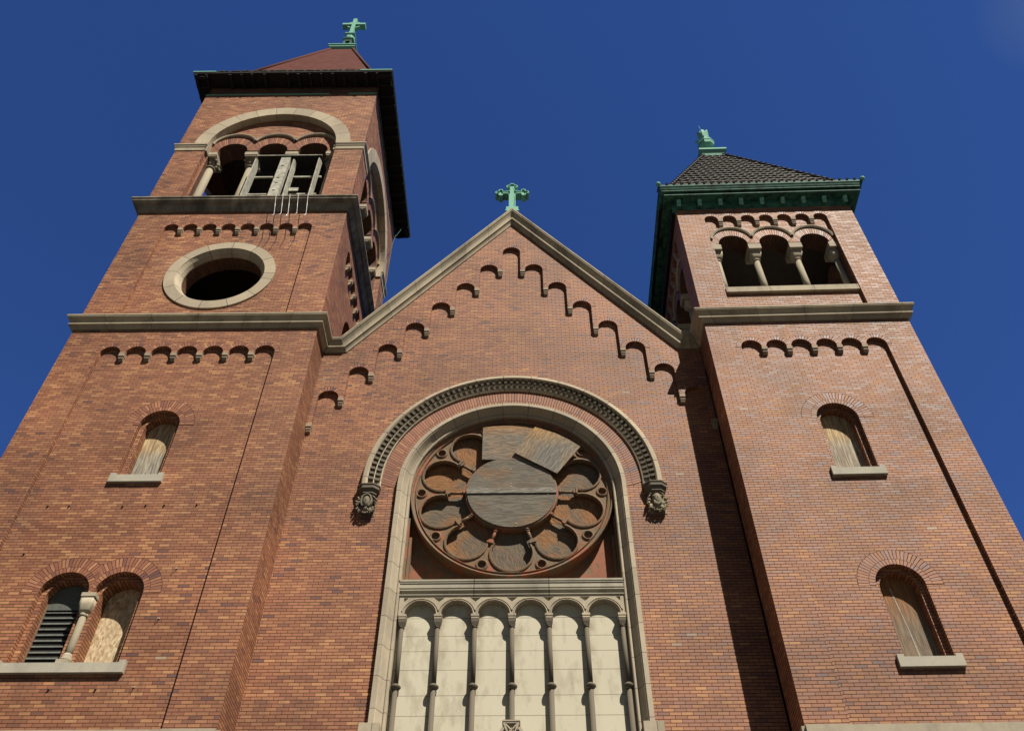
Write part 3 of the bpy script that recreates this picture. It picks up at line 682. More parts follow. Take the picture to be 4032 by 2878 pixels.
# copper flashing strip under the eaves of the left tower
for (u0, u1) in ((-11.06, -10.25), (-10.22, -8.4), (-8.38, -6.6), (-5.9, -4.88)):
    b = MB(); box(b, FL, u0, u1, 31.83, 31.88, -.03, .06); b.build('flashing', 'patina', TL)
Fi = FY(aL, -1)
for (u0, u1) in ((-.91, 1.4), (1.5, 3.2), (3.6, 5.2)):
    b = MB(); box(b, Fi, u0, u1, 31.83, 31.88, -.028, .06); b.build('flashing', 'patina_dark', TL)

# ================================================================== left roof
ev = MB(); E0 = .525; zE = 32.53; h0 = xcl-(LL-E0)
def sq(cx, cy, h, z): return [V((cx-h, cy-h, z)), V((cx+h, cy-h, z)), V((cx+h, cy+h, z)), V((cx-h, cy+h, z))]
hw = (aL-LL)/2
for a, c in ((sq(xcl, ycl, hw-.25, zE+.05), sq(xcl, ycl, h0, zE+.02)), (sq(xcl, ycl, h0, zE+.02), sq(xcl, ycl, h0+.02, zE+.14)), (sq(xcl, ycl, h0+.02, zE+.14), sq(xcl, ycl, h0-.55, zE+.42))):
    for i in range(4): j = (i+1) % 4; ev.poly([a[i], a[j], c[j], c[i]])
eave = ev.build('eaves', 'dark_wood', TL, 'blackened bare timber eaves')
Fk = FX(0, 1); k = 0
for nm, F, u0, u1, uc in facesL:
    n = 17
    for i in range(n+1):
        u = u0-.42+(u1-u0+.84)*i/n+random.uniform(-.04, .04); b = MB(); L = random.choice((.50, .51, .5, .40))
        if random.random() < .06: continue
        wdt = .035 if i % 3 else .05
        P = [F(u-wdt, zE-.13, .0), F(u+wdt, zE-.13, .0), F(u+wdt, zE-.06, -L), F(u-wdt, zE-.06, -L)]; Q = [p+V((0, 0, .2)) for p in P]
        for f in ((P[0], P[1], P[2], P[3]), (P[0], P[3], Q[3], Q[0]), (P[1], P[2], Q[2], Q[1]), (P[2], P[3], Q[3], Q[2]), (P[0], P[1], Q[1], Q[0])): b.poly(f)
        b.build('rafter', 'dark_wood', eave)
for (cx_, cy_, dx, dy, l) in ((LL-E0, YF-E0, 1, 0, .8), (aL+E0, YF-E0, -1, 0, 1.15)):
    b = MB(); x_a = cx_; x_b = cx_+dx*l; Ff = FX(YF-E0, 1); box(b, Ff, min(x_a, x_b)-.025, max(x_a, x_b)+.0, zE+.10, zE+.155, -.03, .12); b.build('gutter_flashing', 'patina', eave)
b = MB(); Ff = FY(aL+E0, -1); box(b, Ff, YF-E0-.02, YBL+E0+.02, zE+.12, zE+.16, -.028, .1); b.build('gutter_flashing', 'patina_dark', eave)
# ragged slates along the broken eave edge
for i in range(26):
    u = LL-E0+.9+i*.21+random.uniform(-.05, .05)
    if u > aL+E0-1.2: break
    b = MB(); Ff = FX(YF-E0, 1); h_ = random.uniform(.0, .05); box(b, Ff, u, u+random.uniform(.1, .2), zE+.12, zE+.16+h_, -.03, .10); b.build('eave_board', 'dark_wood', eave)
rf = MB(); lv = [(h0-.05, zE+.18), (3.05, 32.85), (.5, 42.02)]
for i in range(2):
    A = sq(xcl, ycl, *lv[i]); B = sq(xcl, ycl, *lv[i+1]); sl_ = hypot(lv[i+1][0]-lv[i][0], lv[i+1][1]-lv[i][1])
    for q in range(4):
        r = (q+1) % 4; rf.poly([A[q], A[r], B[r], B[q]], [(-lv[i][0], lv[i][1]), (lv[i][0], lv[i][1]), (lv[i+1][0], lv[i][1]+sl_), (-lv[i+1][0], lv[i][1]+sl_)])
roofL = rf.build('roof', 'shingle', TL, 'steep red shingled pyramid roof')
for q in range(4):
    a = sq(xcl, ycl, 3.08, 32.85)[q]; c = sq(xcl, ycl, .52, 42.02)[q]; b = MB(); tube(b, [a, c], .055, 6); b.build('hip_ridge', 'shingle', roofL)

def steps(mb, cx, cy, lv, oct_=False):
    """stack of square (or octagonal) frusta; lv = [(half, z), ...]"""
    n = 8 if oct_ else 4; rows = []
    for h, z in lv:
        if oct_: rows.append([V((cx+h/cos(pi/8)*cos(pi/8+k*pi/4), cy+h/cos(pi/8)*sin(pi/8+k*pi/4), z)) for k in range(8)])
        else: rows.append(sq(cx, cy, h, z))
    for i in range(len(rows)-1):
        for k in range(n): j = (k+1) % n; mb.poly([rows[i][k], rows[i][j], rows[i+1][j], rows[i+1][k]])
    mb.poly(rows[0][::-1]); mb.poly(rows[-1])
# cross on the left roof
c1 = thing('roof_cross', 'green copper ringed cross on the tip of the steep red roof', 'cross', (xcl, ycl, 42.0))
b = MB(); steps(b, xcl, ycl, [(.47, 41.95), (.50, 42.0), (.60, 42.12), (.62, 42.24), (.65, 42.25), (.65, 42.31), (.3, 42.33)]); b.build('cap_plate', 'patina', c1)
b = MB()
for (u0, u1, z0, z1) in ((-.20, -.10, 42.33, 43.8), (.10, .20, 42.33, 43.8), (-.20, .20, 43.72, 43.86)): box(b, FX(ycl-.2, 1), xcl+u0, xcl+u1, z0, z1, 0, .4)
box(b, FX(ycl-.2, 1), xcl-.2, xcl+.2, 42.33, 43.75, .2, .4)
steps(b, xcl, ycl, [(.20, 43.86), (.22, 43.88), (.22, 43.93), (.25, 43.95), (.25, 44.02), (.18, 44.03)]); b.build('pedestal', 'patina_dark', c1)
b = MB(); steps(b, xcl, ycl, [(.15, 44.0), (.17, 44.1), (.23, 44.14), (.24, 44.34), (.17, 44.44), (.15, 44.47)], True); b.build('drum', 'patina', c1)
b = MB(); steps(b, xcl, ycl, [(.15, 44.46), (.21, 44.55), (.24, 44.60), (.24, 44.66), (.12, 44.70)]); b.build('cap_slab', 'patina', c1)
b = MB(); Fc = FX(ycl-.15, 1); box(b, Fc, xcl-.09, xcl+.09, 44.68, 46.62, 0, .30); box(b, Fc, xcl-.57, xcl-.09, 45.90, 46.07, .003, .297); box(b, Fc, xcl+.09, xcl+.57, 45.90, 46.07, .003, .297); b.build('cross', 'patina', c1)
b = MB(); fsweep(b, Fc, arc(xcl, 45.985, .34, 0, 352, 44), [(-.03, .06), (.03, .06), (.03, .24), (-.03, .24), (-.03, .06)], True); b.build('cross_ring', 'patina', c1)
b = MB(); blob(b, FX(ycl, 1), (xcl+.03, 42.45, -.24), (.09, .09, .06)); blob(b, FX(ycl, 1), (xcl-.07, 42.44, -.25), (.07, .08, .06)); b.build('nest_debris', 'white_bit', c1)
b = MB()
for i in range(7): tube(b, [V((xcl-.35+random.uniform(-.12, .12), ycl-.52+random.uniform(-.06, .06), 42.34+random.uniform(0, .06))) for _ in range(3)], .012, 5)
b.build('twigs', 'bare', c1)

# ================================================================== right eaves and roof
PE = [(-.25, -.69), (.004, -.69), (.035, -.63), (.06, -.60), (.075, -.585), (.085, -.56), (.085, -.40), (.38, -.392), (.42, -.385), (.42, -.335), (.36, -.325), (.30, -.275), (.31, -.262), (.50, -.262), (.515, -.255), (.52, -.215), (.55, -.19), (.585, -.13), (.60, -.10), (.62, -.095), (.625, -.03), (.61, 0), (.50, .03), (.3, .2)]
PE = [((a if a < .2 else .2+(a-.2)*.61), z_) for a, z_ in PE]
p_, o_, u_ = hpath([(aR, YF), (RR, YF), (RR, YBR), (aR, YBR)], 24.585, [(0, -1), (1, 0), (0, 1), (-1, 0)], True)
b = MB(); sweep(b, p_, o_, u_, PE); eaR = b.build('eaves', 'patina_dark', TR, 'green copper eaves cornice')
for nm, F, u0, u1, uc in facesR:
    if nm != 'front': continue
    for i in range(9):
        u = u0+.10+(u1-u0-.20)*i/8; b = MB()
        pf = [(-.08, 23.98), (-.115, 23.98), (-.145, 24.0), (-.15, 24.03), (-.13, 24.06), (-.165, 24.09), (-.20, 24.12), (-.205, 24.165), (-.08, 24.165)]
        for s in (-.055, .055): b.poly([F(u+s, z, w_) for w_, z in pf])
        for (a, c) in zip(pf, pf[1:]): b.poly([F(u-.055, a[1], a[0]), F(u+.055, a[1], a[0]), F(u+.055, c[1], c[0]), F(u-.055, c[1], c[0])])
        b.build('eave_bracket', 'patina', eaR)
for x, y in ((aR-.47, YF-.47), (RR+.47, YF-.47)):
    b = MB(); blob(b, FX(0, 1), (x, 24.60, y), (.075, .075, .075), 12, 8); b.build('corner_ball', 'patina', eaR)
b = MB(); Fi2 = FY(aR, -1); u = YF+.15
while u < YBR-.2:
    l_ = random.uniform(.35, .7); box(b, Fi2, u, u+l_-.01, 24.22-random.uniform(0, .03), 24.275, .02, .44-random.uniform(0, .03)); box(b, Fi2, u, u+l_-.01, 23.86-random.uniform(0, .07), 24.2, .015, .105); u += l_
b.build('soffit_board', 'dark_wood', eaR)
# tiled roof: corrugated tile courses
def tiled_roof(cx, cy, lo, hi, parent):
    (h0_, z0_), (h1_, z1_) = lo, hi; SL = hypot(h0_-h1_, z1_-z0_); nrow = 17; dr = SL/nrow; per = .235
    nvec = V((0, -(z1_-z0_)/SL, (h0_-h1_)/SL)); svec = V((0, (h0_-h1_)/SL, (z1_-z0_)/SL))
    for q in range(4):
        b = MB(); ca, sa = cos(q*pi/2), sin(q*pi/2)
        def place(s, t, hgt):
            p = V((s, -h0_, 0))+svec*t+nvec*hgt; return V((cx+p.x*ca-p.y*sa, cy+p.x*sa+p.y*ca, z0_+p.z))
        for r in range(nrow):
            t0, t1 = r*dr, (r+1)*dr+.03; wm = h0_-(h0_-h1_)*(r*dr+dr/2)/SL
            n = int(wm*2/per*6); ss = [-wm+2*wm*i/n for i in range(n+1)]
            def prof(s): x = (s/per) % 1.0; return .032*abs(sin(pi*x))**.7 if x < .55 else .008
            A = [place(s, t0, prof(s)+.035) for s in ss]; B = [place(s, t1, prof(s)*.85+.004) for s in ss]; C = [place(s, t0, -.01) for s in ss]
            for i in range(n): b.poly([A[i], A[i+1], B[i+1], B[i]], None, True); b.poly([C[i], C[i+1], A[i+1], A[i]])
        b.build('tile_slope', 'tile', parent)
b = MB()
for A, B in ((sq(xcr, ycr, 2.95, 24.55), sq(xcr, ycr, 2.72, 24.57)), (sq(xcr, ycr, 2.72, 24.57), sq(xcr, ycr, .33, 30.86))):
    for i in range(4): j = (i+1) % 4; b.poly([A[i], A[j], B[j], B[i]])
roofR = b.build('roof', 'tile', TR, 'dark wavy-tiled pyramid roof')
tiled_roof(xcr, ycr, (2.75, 24.56), (.36, 30.87), roofR)
for q in range(4):   # overlapping hip caps
    A = sq(xcr, ycr, 2.76, 24.57)[q]; B = sq(xcr, ycr, .36, 30.90)[q]; n = 24
    for i in range(n):
        b = MB(); p = A.lerp(B, i/n); e = A.lerp(B, (i+1.15)/n); tube(b, [p, e], .085, 8, .062); b.build('hip_tile', 'tile', roofR)
# eave tile edge
b = MB()
for i in range(54):
    u = xcr-2.95+i*.110
    if i % 2 == 0: tube(b, [V((u, ycr-3.01, 24.60)), V((u, ycr-2.65, 24.74))], .036, 6)
b.build('eave_tiles', 'tile', roofR)
f1 = thing('roof_finial', 'green copper bud finial with curled leaves on the dark tiled roof', 'finial', (xcr, ycr, 31.0))
b = MB(); steps(b, xcr, ycr, [(.38, 30.84), (.42, 31.0), (.46, 31.06), (.47, 31.10), (.50, 31.11), (.50, 31.20), (.2, 31.24)]); b.build('cap_plate', 'patina', f1)
b = MB(); steps(b, xcr, ycr, [(.20, 31.23), (.17, 31.35), (.11, 31.52), (.075, 31.72), (.07, 31.84)], True); b.build('foot', 'patina', f1)
b = MB(); steps(b, xcr, ycr, [(.07, 31.82), (.20, 31.98), (.26, 32.07), (.275, 32.09), (.26, 32.11), (.285, 32.27), (.30, 32.29), (.30, 32.36), (.16, 32.46)], True); b.build('bulb', 'patina', f1)
b = MB(); steps(b, xcr, ycr, [(.10, 32.4), (.12, 32.9), (.14, 33.1), (.12, 33.3), (.07, 33.42), (.02, 33.5)], True); b.build('bud', 'patina', f1)
for q, (a, L, o2) in enumerate(((205, 1.0, .17), (300, 1.0, .17), (20, .95, .18), (110, .95, .15), (168, .45, .27))):
    b = MB(); a = radians(a); d = V((cos(a), sin(a), 0)); t = V((-sin(a), cos(a), 0)); rows = []
    for i in range(9):
        f = i/8; z = 32.38+f*.78*L-(.05*L if f > .9 else 0); rr = .13+o2*f**2.0; wv = .12*sin(pi*min(1, f*.92+.10))**.6*(1 if f < .98 else .2)
        c = V((xcr, ycr, z))+d*rr; rows.append([c-t*wv-d*.03, c+d*.012, c+t*wv-d*.03])
    for i in range(8):
        for k in range(2):
            b.poly([rows[i][k], rows[i][k+1], rows[i+1][k+1], rows[i+1][k]], None, True); b.poly([rows[i][k]-d*.015, rows[i+1][k]-d*.015, rows[i+1][k+1]-d*.015, rows[i][k+1]-d*.015], None, True)
    b.build('leaf', 'patina', f1)
b = MB(); tube(b, [V((xcr, ycr, 33.45)), V((xcr-.05, ycr, 33.85))], .012, 5, .004); b.build('spike', 'patina', f1)

# ================================================================== GABLE FRONT
FP, FQ = FX(0, 1), FX(0, 1)     # w is world y here
xg = -.053; pitch = .637; stp = .859; z0g = 23.08; rg = .252
up_ = [(aL, 16.2)]; cz = []
seq = []
left_pts = [(aL, 16.2), (xg-7*pitch-rg, 16.2)]
def arcL(k): return arc(xg+k*pitch, z0g-abs(k)*stp, rg, 180, 0, 12)
pts = list(left_pts)
for k in range(-7, 8):
    A = arcL(k); zk = z0g-abs(k)*stp
    if k <= 0:
        pts += A
        if k < 0: zn = z0g-abs(k+1)*stp; pts[-1] = (A[-1][0], zk)      # pier rises to next arch
        if k == 0: pts += [(A[-1][0], z0g-stp)]
    else:
        pts += A
        if k < 7: pts += [(A[-1][0], z0g-(k+1)*stp)]
        else: pts += [(A[-1][0], 16.2), (aR, 16.2)]
        # note: pier bottoms on the right carry the next lower arch
    if k < 0:
        # pier bottom at the springing of arch k, then jamb of the next, higher arch
        pts.append((xg+(k+1)*pitch-rg, zk))
outl = pts+[(aR, 18.97), (4.40, 18.97), (-.035, 24.98), (-4.47, 18.97), (aL, 18.97)]
cl = [outl[0]]
for p in outl[1:]:
    if hypot(p[0]-cl[-1][0], p[1]-cl[-1][1]) > 1e-4: cl.append(p)
gw = MB(); sheet(gw, FP, cl, (), YP); 
nlow = len(cl)-5
wallsides(gw, FP, cl[:nlow], YP, YQ+.01, closed=False)
wallsides(gw, FP, cl[nlow-1:], YP, YP+.45, closed=False)
Wr = 2.50
plate(gw, FP, [(aL-.02, 0), (aR+.02, 0), (aR+.02, 18.9), (4.3, 18.9), (-.035, 24.85), (-4.35, 18.9), (aL-.02, 18.9)], [lancet_path(XC, 14.285, Wr, 4.0, 40)], YQ, YQ+.12)
gw.build('gable_wall', 'brick', CF)
rb = MB()
for k in range(-7, 8):
    c = xg+k*pitch; zk = z0g-abs(k)*stp; lo = c-pitch/2 if k > -7 else aL; hi = c+pitch/2 if k < 7 else aR
    lo2, hi2 = (c-rg-.115, c+rg+.115)
    rb = MB(); ring(rb, FP, c, zk, rg+.0015, rg+.115, 0, 180, YP-.004, YP+.02, 18, (max(lo2, aL), min(hi2, aR)), inner=False); rb.build('arch_ring', 'ring_brick', CF)
    rb = MB(); ring(rb, FP, c, zk, rg+.114, rg+.124, 0, 180, YP-.002, YP+.02, 18, (max(lo2-.01, aL), min(hi2+.01, aR)), inner=False); rb.build('mortar_line', 'joint', CF)
for k in range(-7, 8):
    zk = z0g-abs(k)*stp; Fw = FX(YP, 1)
    if k <= 0 and k > -8:
        corbel(Fw, xg+(k-.5)*pitch, z0g-abs(k-1)*stp+.004, 0, CF, .25)
    if k >= 0: corbel(Fw, xg+(k+.5)*pitch, z0g-abs(k+1)*stp+.004, 0, CF, .25)
# brick voussoirs and carved hood
rb = MB()
for r0, r1, cA, cB in ((2.50, 2.66, 14.285, 14.32), (2.667, 2.93, 14.32, 14.42)): ring(rb, FP, XC, cA, r0, r1, 0, 180, YQ-.005, YQ+.02, 90, inner=False, c2=(XC, cB))
rb.build('arch_ring', 'ring_brick', CF)
hb = MB(); path = [(XC-3.1, 14.19)]+arc(XC, 14.42, 3.1, 180, 0, 96)+[(XC+3.1, 14.19)]
HP = [(-.21, YQ+.02), (-.21, YQ-.05), (-.185, YQ-.065), (-.175, YQ-.03), (-.062, YQ-.03), (-.060, YQ-.085), (-.040, YQ-.10), (-.035, YQ-.055), (.068, YQ-.055), (.072, YQ-.16), (.10, YQ-.19), (.18, YQ-.175), (.205, YQ-.15), (.205, YQ+.02)]
fsweep(hb, FP, path[::-1], HP)
nd = 67
for (ra, rb_, wa, wb, nmx) in ((3.068, 3.168, YQ-.155, YQ-.05, 'outer'), (2.93, 3.036, YQ-.098, YQ-.025, 'inner')):
    b = hb
    for i in range(nd):
        a = pi*(i+.5)/nd; da = pi/nd*.215
        P = [(XC+r*cos(t), 14.42+r*sin(t)) for r, t in ((ra, a-da), (rb_, a-da), (rb_, a+da), (ra, a+da))]
        b.poly([FP(*p, wa+(.03 if r_ in (0, 3) else 0)) for r_, p in enumerate(P)])
        for q in range(4): r = (q+1) % 4; b.poly([FP(*P[q], wa+(.03 if q in (0, 3) else 0)), FP(*P[r], wa+(.03 if r in (0, 3) else 0)), FP(*P[r], wb), FP(*P[q], wb)])
hd = hb.build('hood_mould', 'arch_stone', CF, 'carved hood arch with two rows of dentils')
# stone frame of the great window
b = MB(); path = [(XC+2.40, 4.0), (XC+2.40, 9.10)]+arc(XC, 14.285, 2.40, 0, 180, 72)+[(XC-2.40, 9.10), (XC-2.40, 4.0)]
FPF = [(.110, YQ+.02), (.110, -.075), (.02, -.082), (.012, -.06), (-.005, -.05), (-.03, .0), (-.065, .07), (-.10, .115), (-.112, .12), (-.112, .105), (-.125, .095), (-.15, .095), (-.165, .11), (-.168, .135), (-.155, .15), (-.168, .16), (-.168, .62)]
fsweep(b, FP, path, FPF); b.build('window_surround', 'frame_stone', CF)
for s in (-1, 1):
    b = MB(); box(b, FP, min(XC+s*2.30, XC+s*2.66), max(XC+s*2.30, XC+s*2.66), 7.6, 8.89, -.10, .3); P = XC+s*2.42
    b.build('surround_base', 'frame_stone', CF)
# corbel heads under the hood ends
def head(cx_, bearded, name, lab):
    t = MB(); z1 = 14.25
    def Fh(u, v, w_): return V((cx_+(u-cx_)*.92, YQ+w_*.66, z1+(v-z1)*.76))
    def octa(h, z): return [Fh(cx_+h*sx, z, w_) for sx, w_ in ((-1, .02), (-1, -h*.75), (-.5, -h*1.35), (.5, -h*1.35), (1, -h*.75), (1, .02))]
    rows = [octa(.275, z1), octa(.275, z1-.035), octa(.255, z1-.05), octa(.26, z1-.15), octa(.20, z1-.25), octa(.205, z1-.29), octa(.185, z1-.30), octa(.17, z1-.36)]
    for a, c in zip(rows, rows[1:]):
        for i in range(5): t.poly([a[i], a[i+1], c[i+1], c[i]])
    t.poly(rows[0]); t.poly(rows[-1]); cap = t.build(name, 'frame_stone', CF, lab)
    b = MB(); box(b, Fh, cx_-.20, cx_+.20, z1-.98, z1-.20, -.02, .05)
    # bust: neck, skull, face
    zc_ = z1-.56; wf = -.20
    blob(b, Fh, (cx_, zc_, wf+.05), (.112, .225, .12), 14, 10)                    # skull
    blob(b, Fh, (cx_, zc_-.02, wf-.035), (.086, .185, .085), 14, 10)               # face
    blob(b, Fh, (cx_, zc_+.01, wf-.105), (.016, .045, .022)); blob(b, Fh, (cx_, zc_-.03, wf-.11), (.022, .016, .02))     # nose
    for s in (-1, 1):
        blob(b, Fh, (cx_+s*.034, zc_+.045, wf-.088), (.030, .012, .018)); blob(b, Fh, (cx_+s*.033, zc_+.022, wf-.088), (.014, .010, .010)); blob(b, Fh, (cx_+s*.045, zc_-.03, wf-.075), (.026, .03, .025))
    blob(b, Fh, (cx_, zc_-.062, wf-.095), (.026, .008, .014)); blob(b, Fh, (cx_, zc_-.078, wf-.092), (.022, .008, .013)); blob(b, Fh, (cx_, zc_-.108, wf-.08), (.024, .02, .02))
    if bearded:
        for i in range(9): a = -.085+.021*i; blob(b, Fh, (cx_+a, zc_-.15-.05*(1-abs(a)/.09), wf-.05), (.016, .075, .04))
        for i in range(7): blob(b, Fh, (cx_-.09+.03*i, zc_+.13-abs(i-3)*.018, wf-.01), (.028, .03, .05))
    else:
        fsweep(b, lambda u, v, w_: Fh(u, v, w_), [(cx_+.115*cos(radians(q)), zc_+.225*sin(radians(q))) for q in range(-60, 241, 15)], [(-.02, wf-.02), (-.01, wf-.085), (.02, wf-.08), (.03, wf+.03)])
    blob(b, Fh, (cx_, zc_-.22, wf+.05), (.08, .12, .10), 10, 8)
    for r_, (rr, nn) in enumerate(((.195, 7),)):
        for i in range(nn):
            a = radians(-120+240*i/(nn-1)); lx = cx_+rr*sin(a); lz = zc_+rr*1.75*cos(a)-.05
            blob(b, Fh, (lx, lz, wf+.07-.03*r_), (.046, .052, .05)); blob(b, Fh, (lx+.02*sin(a), lz-.03, wf+.01), (.02, .03, .035)); blob(b, Fh, (lx-.022, lz+.02, wf+.02), (.018, .028, .03))
    for i in range(7):
        x = cx_-.15+.05*i; zb = z1-.84-.05*cos((i-3)*.9)
        blob(b, Fh, (x, zb, wf+.06), (.036, .09, .055)); blob(b, Fh, (x, zb-.085, wf+.0), (.03, .03, .04))
    for r_ in range(26):
        a = random.choice((-1, 1))*random.uniform(.9, 2.7); rr = random.uniform(.17, .215); lx = cx_+rr*sin(a); lz = z1-.62+rr*1.8*cos(a); dx = .03*sin(a)
        tube(b, [Fh(lx, lz, wf+.12), Fh(lx+dx, lz+.02, wf+.03), Fh(lx+dx*1.8, lz-.03, wf-.02), Fh(lx+dx*1.2, lz-.065, wf+.0)], .022, 5, .007)
    for s_ in (-1, 1):
        tube(b, [Fh(cx_+s_*.03, z1-.76, wf+.0), Fh(cx_+s_*.06, z1-.88, wf-.02), Fh(cx_+s_*.13, z1-.93, wf-.02), Fh(cx_+s_*.165, z1-.86, wf)], .022, 6, .012)
    b.build('carved_head', 'carved', cap)
head(XC-3.13, False, 'hood_corbel', 'left hood corbel, a carved veiled head among leaves'); head(XC+3.14, True, 'hood_corbel', 'right hood corbel, a carved bearded head among leaves')

# ---------------- rose window
RZ = 14.29; RY = .25
rose = MB(); oc_ = []
for k in range(10):
    phi = radians(-90+36*k)
    for i in range(17):
        a = radians(-122+244*i/16); ax, lt = 1.63+.455*cos(a), .455*sin(a)
        oc_.append((XC+ax*cos(phi)-lt*sin(phi), RZ+ax*sin(phi)+lt*cos(phi)))
outer = arc(XC, RZ, 2.225, 0, 356, 89); holes = [oc_]; circ = []
for k in range(10):
    phi = radians(-72+36*k); c = (XC+2.0*cos(phi), RZ+2.0*sin(phi)); circ.append(c); holes.append(arc(*c, .085, 0, 345, 23))
plate(rose, FP, outer, holes, RY, RY+.12)
rose_o = rose.build('rose_window', 'paint', CF, 'round timber rose window with ten petals, paint peeling')
b = MB(); fsweep(b, FP, oc_[::-1], [(-.02, RY), (-.02, RY-.03), (.012, RY-.04), (.03, RY-.02), (.03, RY+.03)], True); b.build('petal_moulding', 'bare', rose_o)
b = MB()
for c in circ: b = MB(); fsweep(b, FP, arc(*c, .105, 0, 345, 23), [(-.02, RY+.05), (-.02, RY-.02), (0, RY-.035), (.025, RY-.02), (.03, RY+.01)], True); b.build('roundel_rim', 'bare', rose_o)
b = MB()
for c in circ: b = MB(); prism(b, FP, arc(*c, .10, 0, 345, 23), RY+.045, RY+.06); b.build('roundel_back', 'paint_b', rose_o)
b = MB(); fsweep(b, FP, arc(XC, RZ, 2.20, 0, 356, 89), [(-.09, RY+.01), (-.09, RY-.035), (-.075, RY-.05), (-.06, RY-.02), (-.02, RY-.03), (0, RY-.07), (.02, RY-.075), (.035, RY-.06), (.035, RY+.25)], True); b.build('rose_rim', 'paint', rose_o)
b = MB(); fsweep(b, FP, arc(XC, RZ, .985, 0, 355, 71), [(-.06, RY+.05), (-.06, RY-.045), (.03, RY-.045), (.045, RY-.03), (.045, RY+.02), (.03, RY+.03), (.045, RY+.05), (.035, RY+.17)], True); b.build('hub_rim', 'paint', rose_o)
for k in range(10):
    phi = radians(-72+36*k)
    if k in (4, 5): continue                 # lost behind the loose sheets
    def pt(r, h): return V((XC+r*cos(phi), RY+h, RZ+.02+r*sin(phi)))
    b = MB(); tube(b, [pt(1.04, .02), pt(1.40, .02)], .036, 8); tube(b, [pt(1.04, .02), pt(1.09, .02)], .058, 8); tube(b, [pt(1.11, .02), pt(1.13, .02)], .050, 8); tube(b, [pt(1.35, .02), pt(1.37, .02)], .05, 8)
    tx = V((-sin(phi), 0, cos(phi))); dr = V((cos(phi), 0, sin(phi)))
    for (ra, rb2, hh) in ((1.37, 1.42, .055), (1.42, 1.46, .075)):
        P = [XC, 0]; A = pt(ra, .02); B = pt(rb2, .02)
        for s0, s1_ in (((-1, -1), (1, -1)), ((1, -1), (1, 1)), ((1, 1), (-1, 1)), ((-1, 1), (-1, -1))):
            b.poly([A+tx*hh*s0[0]+V((0, hh*s0[1], 0)), A+tx*hh*s1_[0]+V((0, hh*s1_[1], 0)), B+tx*hh*s1_[0]+V((0, hh*s1_[1], 0)), B+tx*hh*s0[0]+V((0, hh*s0[1], 0))])
        for E_ in (A, B): b.poly([E_+tx*hh*sx+V((0, hh*sy, 0)) for sx, sy in ((-1, -1), (1, -1), (1, 1), (-1, 1))])
    b.build('colonette', 'paint' if k % 2 else 'bare', rose_o)
# boards behind the petals
for k in range(10):
    phi = radians(-90+36*k); a0, a1 = phi-radians(17.9), phi+radians(17.9)
    poly = [(XC+.7*cos(a0), RZ+.7*sin(a0)), (XC+2.15*cos(a0), RZ+2.15*sin(a0)), (XC+2.25*cos(phi), RZ+2.25*sin(phi)), (XC+2.15*cos(a1), RZ+2.15*sin(a1)), (XC+.7*cos(a1), RZ+.7*sin(a1))]
    gr = radians((10, 60, 20, 75, 95, 120, 15, 100, 80, 35)[k]); cg, sg = cos(gr), sin(gr)
    b = MB(); prism(b, FP, poly, RY+.135+.004*(k % 2), RY+.155, lambda u, v: ((u-XC)*cg+(v-RZ)*sg+k, (-(u-XC)*sg+(v-RZ)*cg)+k)); b.build('petal_board', 'petal%d' % (k % 5), rose_o)
# hub boards
pl_ = .985
top = [(XC+pl_*cos(radians(a)), RZ+pl_*sin(radians(a))) for a in range(4, 177, 4)]; bot = [(XC+pl_*cos(radians(a)), RZ+pl_*sin(radians(a))) for a in range(184, 357, 4)]
hz = lambda u, v: (v*1.0, u*.6)
b = MB(); prism(b, FP, top, RY-.072, RY-.047, hz); b.build('hub_board', 'wood_disc', rose_o)
b = MB(); prism(b, FP, bot, RY-.072, RY-.047, hz); b.build('hub_board', 'wood_disc', rose_o)
b = MB(); box(b, FP, XC-.995, XC+.99, RZ-.075, RZ+.065, RY-.10, RY-.074); 
b.uv = [[(v_[1]*1.0, v_[0]*.5) for v_ in u] for u in b.uv]; b.build('hub_batten', 'batten', rose_o)
for x_, z_ in ((-.02, .12), (-.02, .20), (-.02, .62), (.62, .50), (.80, -.11), (.88, .0), (-.6, .35), (-.6, -.1), (.1, -.9), (-.3, .02)):
    b = MB(); blob(b, FP, (XC+x_, RZ+z_, RY-.074 if abs(z_) > .07 else RY-.101), (.022, .014, .006)); b.build('nail_head', 'knot', rose_o)
# loose plywood sheets (their own things: they could be lifted off)
ps = MB(); P1 = [(CX+(x-CX)*.9808, 1.6+(z_-1.6)*.9808) for x, z_ in [(-.743, 15.494), (.62, 15.44), (.60, 16.44), (.35, 16.52), (-.05, 16.58), (-.45, 16.57), (-.743, 16.54)]]
prism(ps, FP, P1, RY-.075, RY-.05, lambda u, v: (v, u*.7+3)); tagd(ps.build('plywood_sheet', 'wood_top'), 'upright plywood sheet over the top of the rose window, brown along its upper edge', 'plywood sheet', 'plywood sheets nailed over the rose window')
ps = MB(); P2 = [(CX+(x-CX)*.978, 1.6+(z_-1.6)*.978) for x, z_ in [(-.004, 15.69), (.995, 15.04), (1.572, 15.842), (1.33, 16.05), (1.0, 16.27), (.511, 16.479)]]
cg, sg = cos(radians(60)), sin(radians(60))
def tl(u, v, w_): return V((u, w_-.03*(v-15.4), v))
prism(ps, tl, P2, RY-.14, RY-.12, lambda u, v: (u*.86-v*.5, (u*.5+v*.86)*.7)); tagd(ps.build('plywood_sheet', 'wood_top_b'), 'tilted plywood sheet hanging across the top right of the rose window', 'plywood sheet', 'plywood sheets nailed over the rose window')
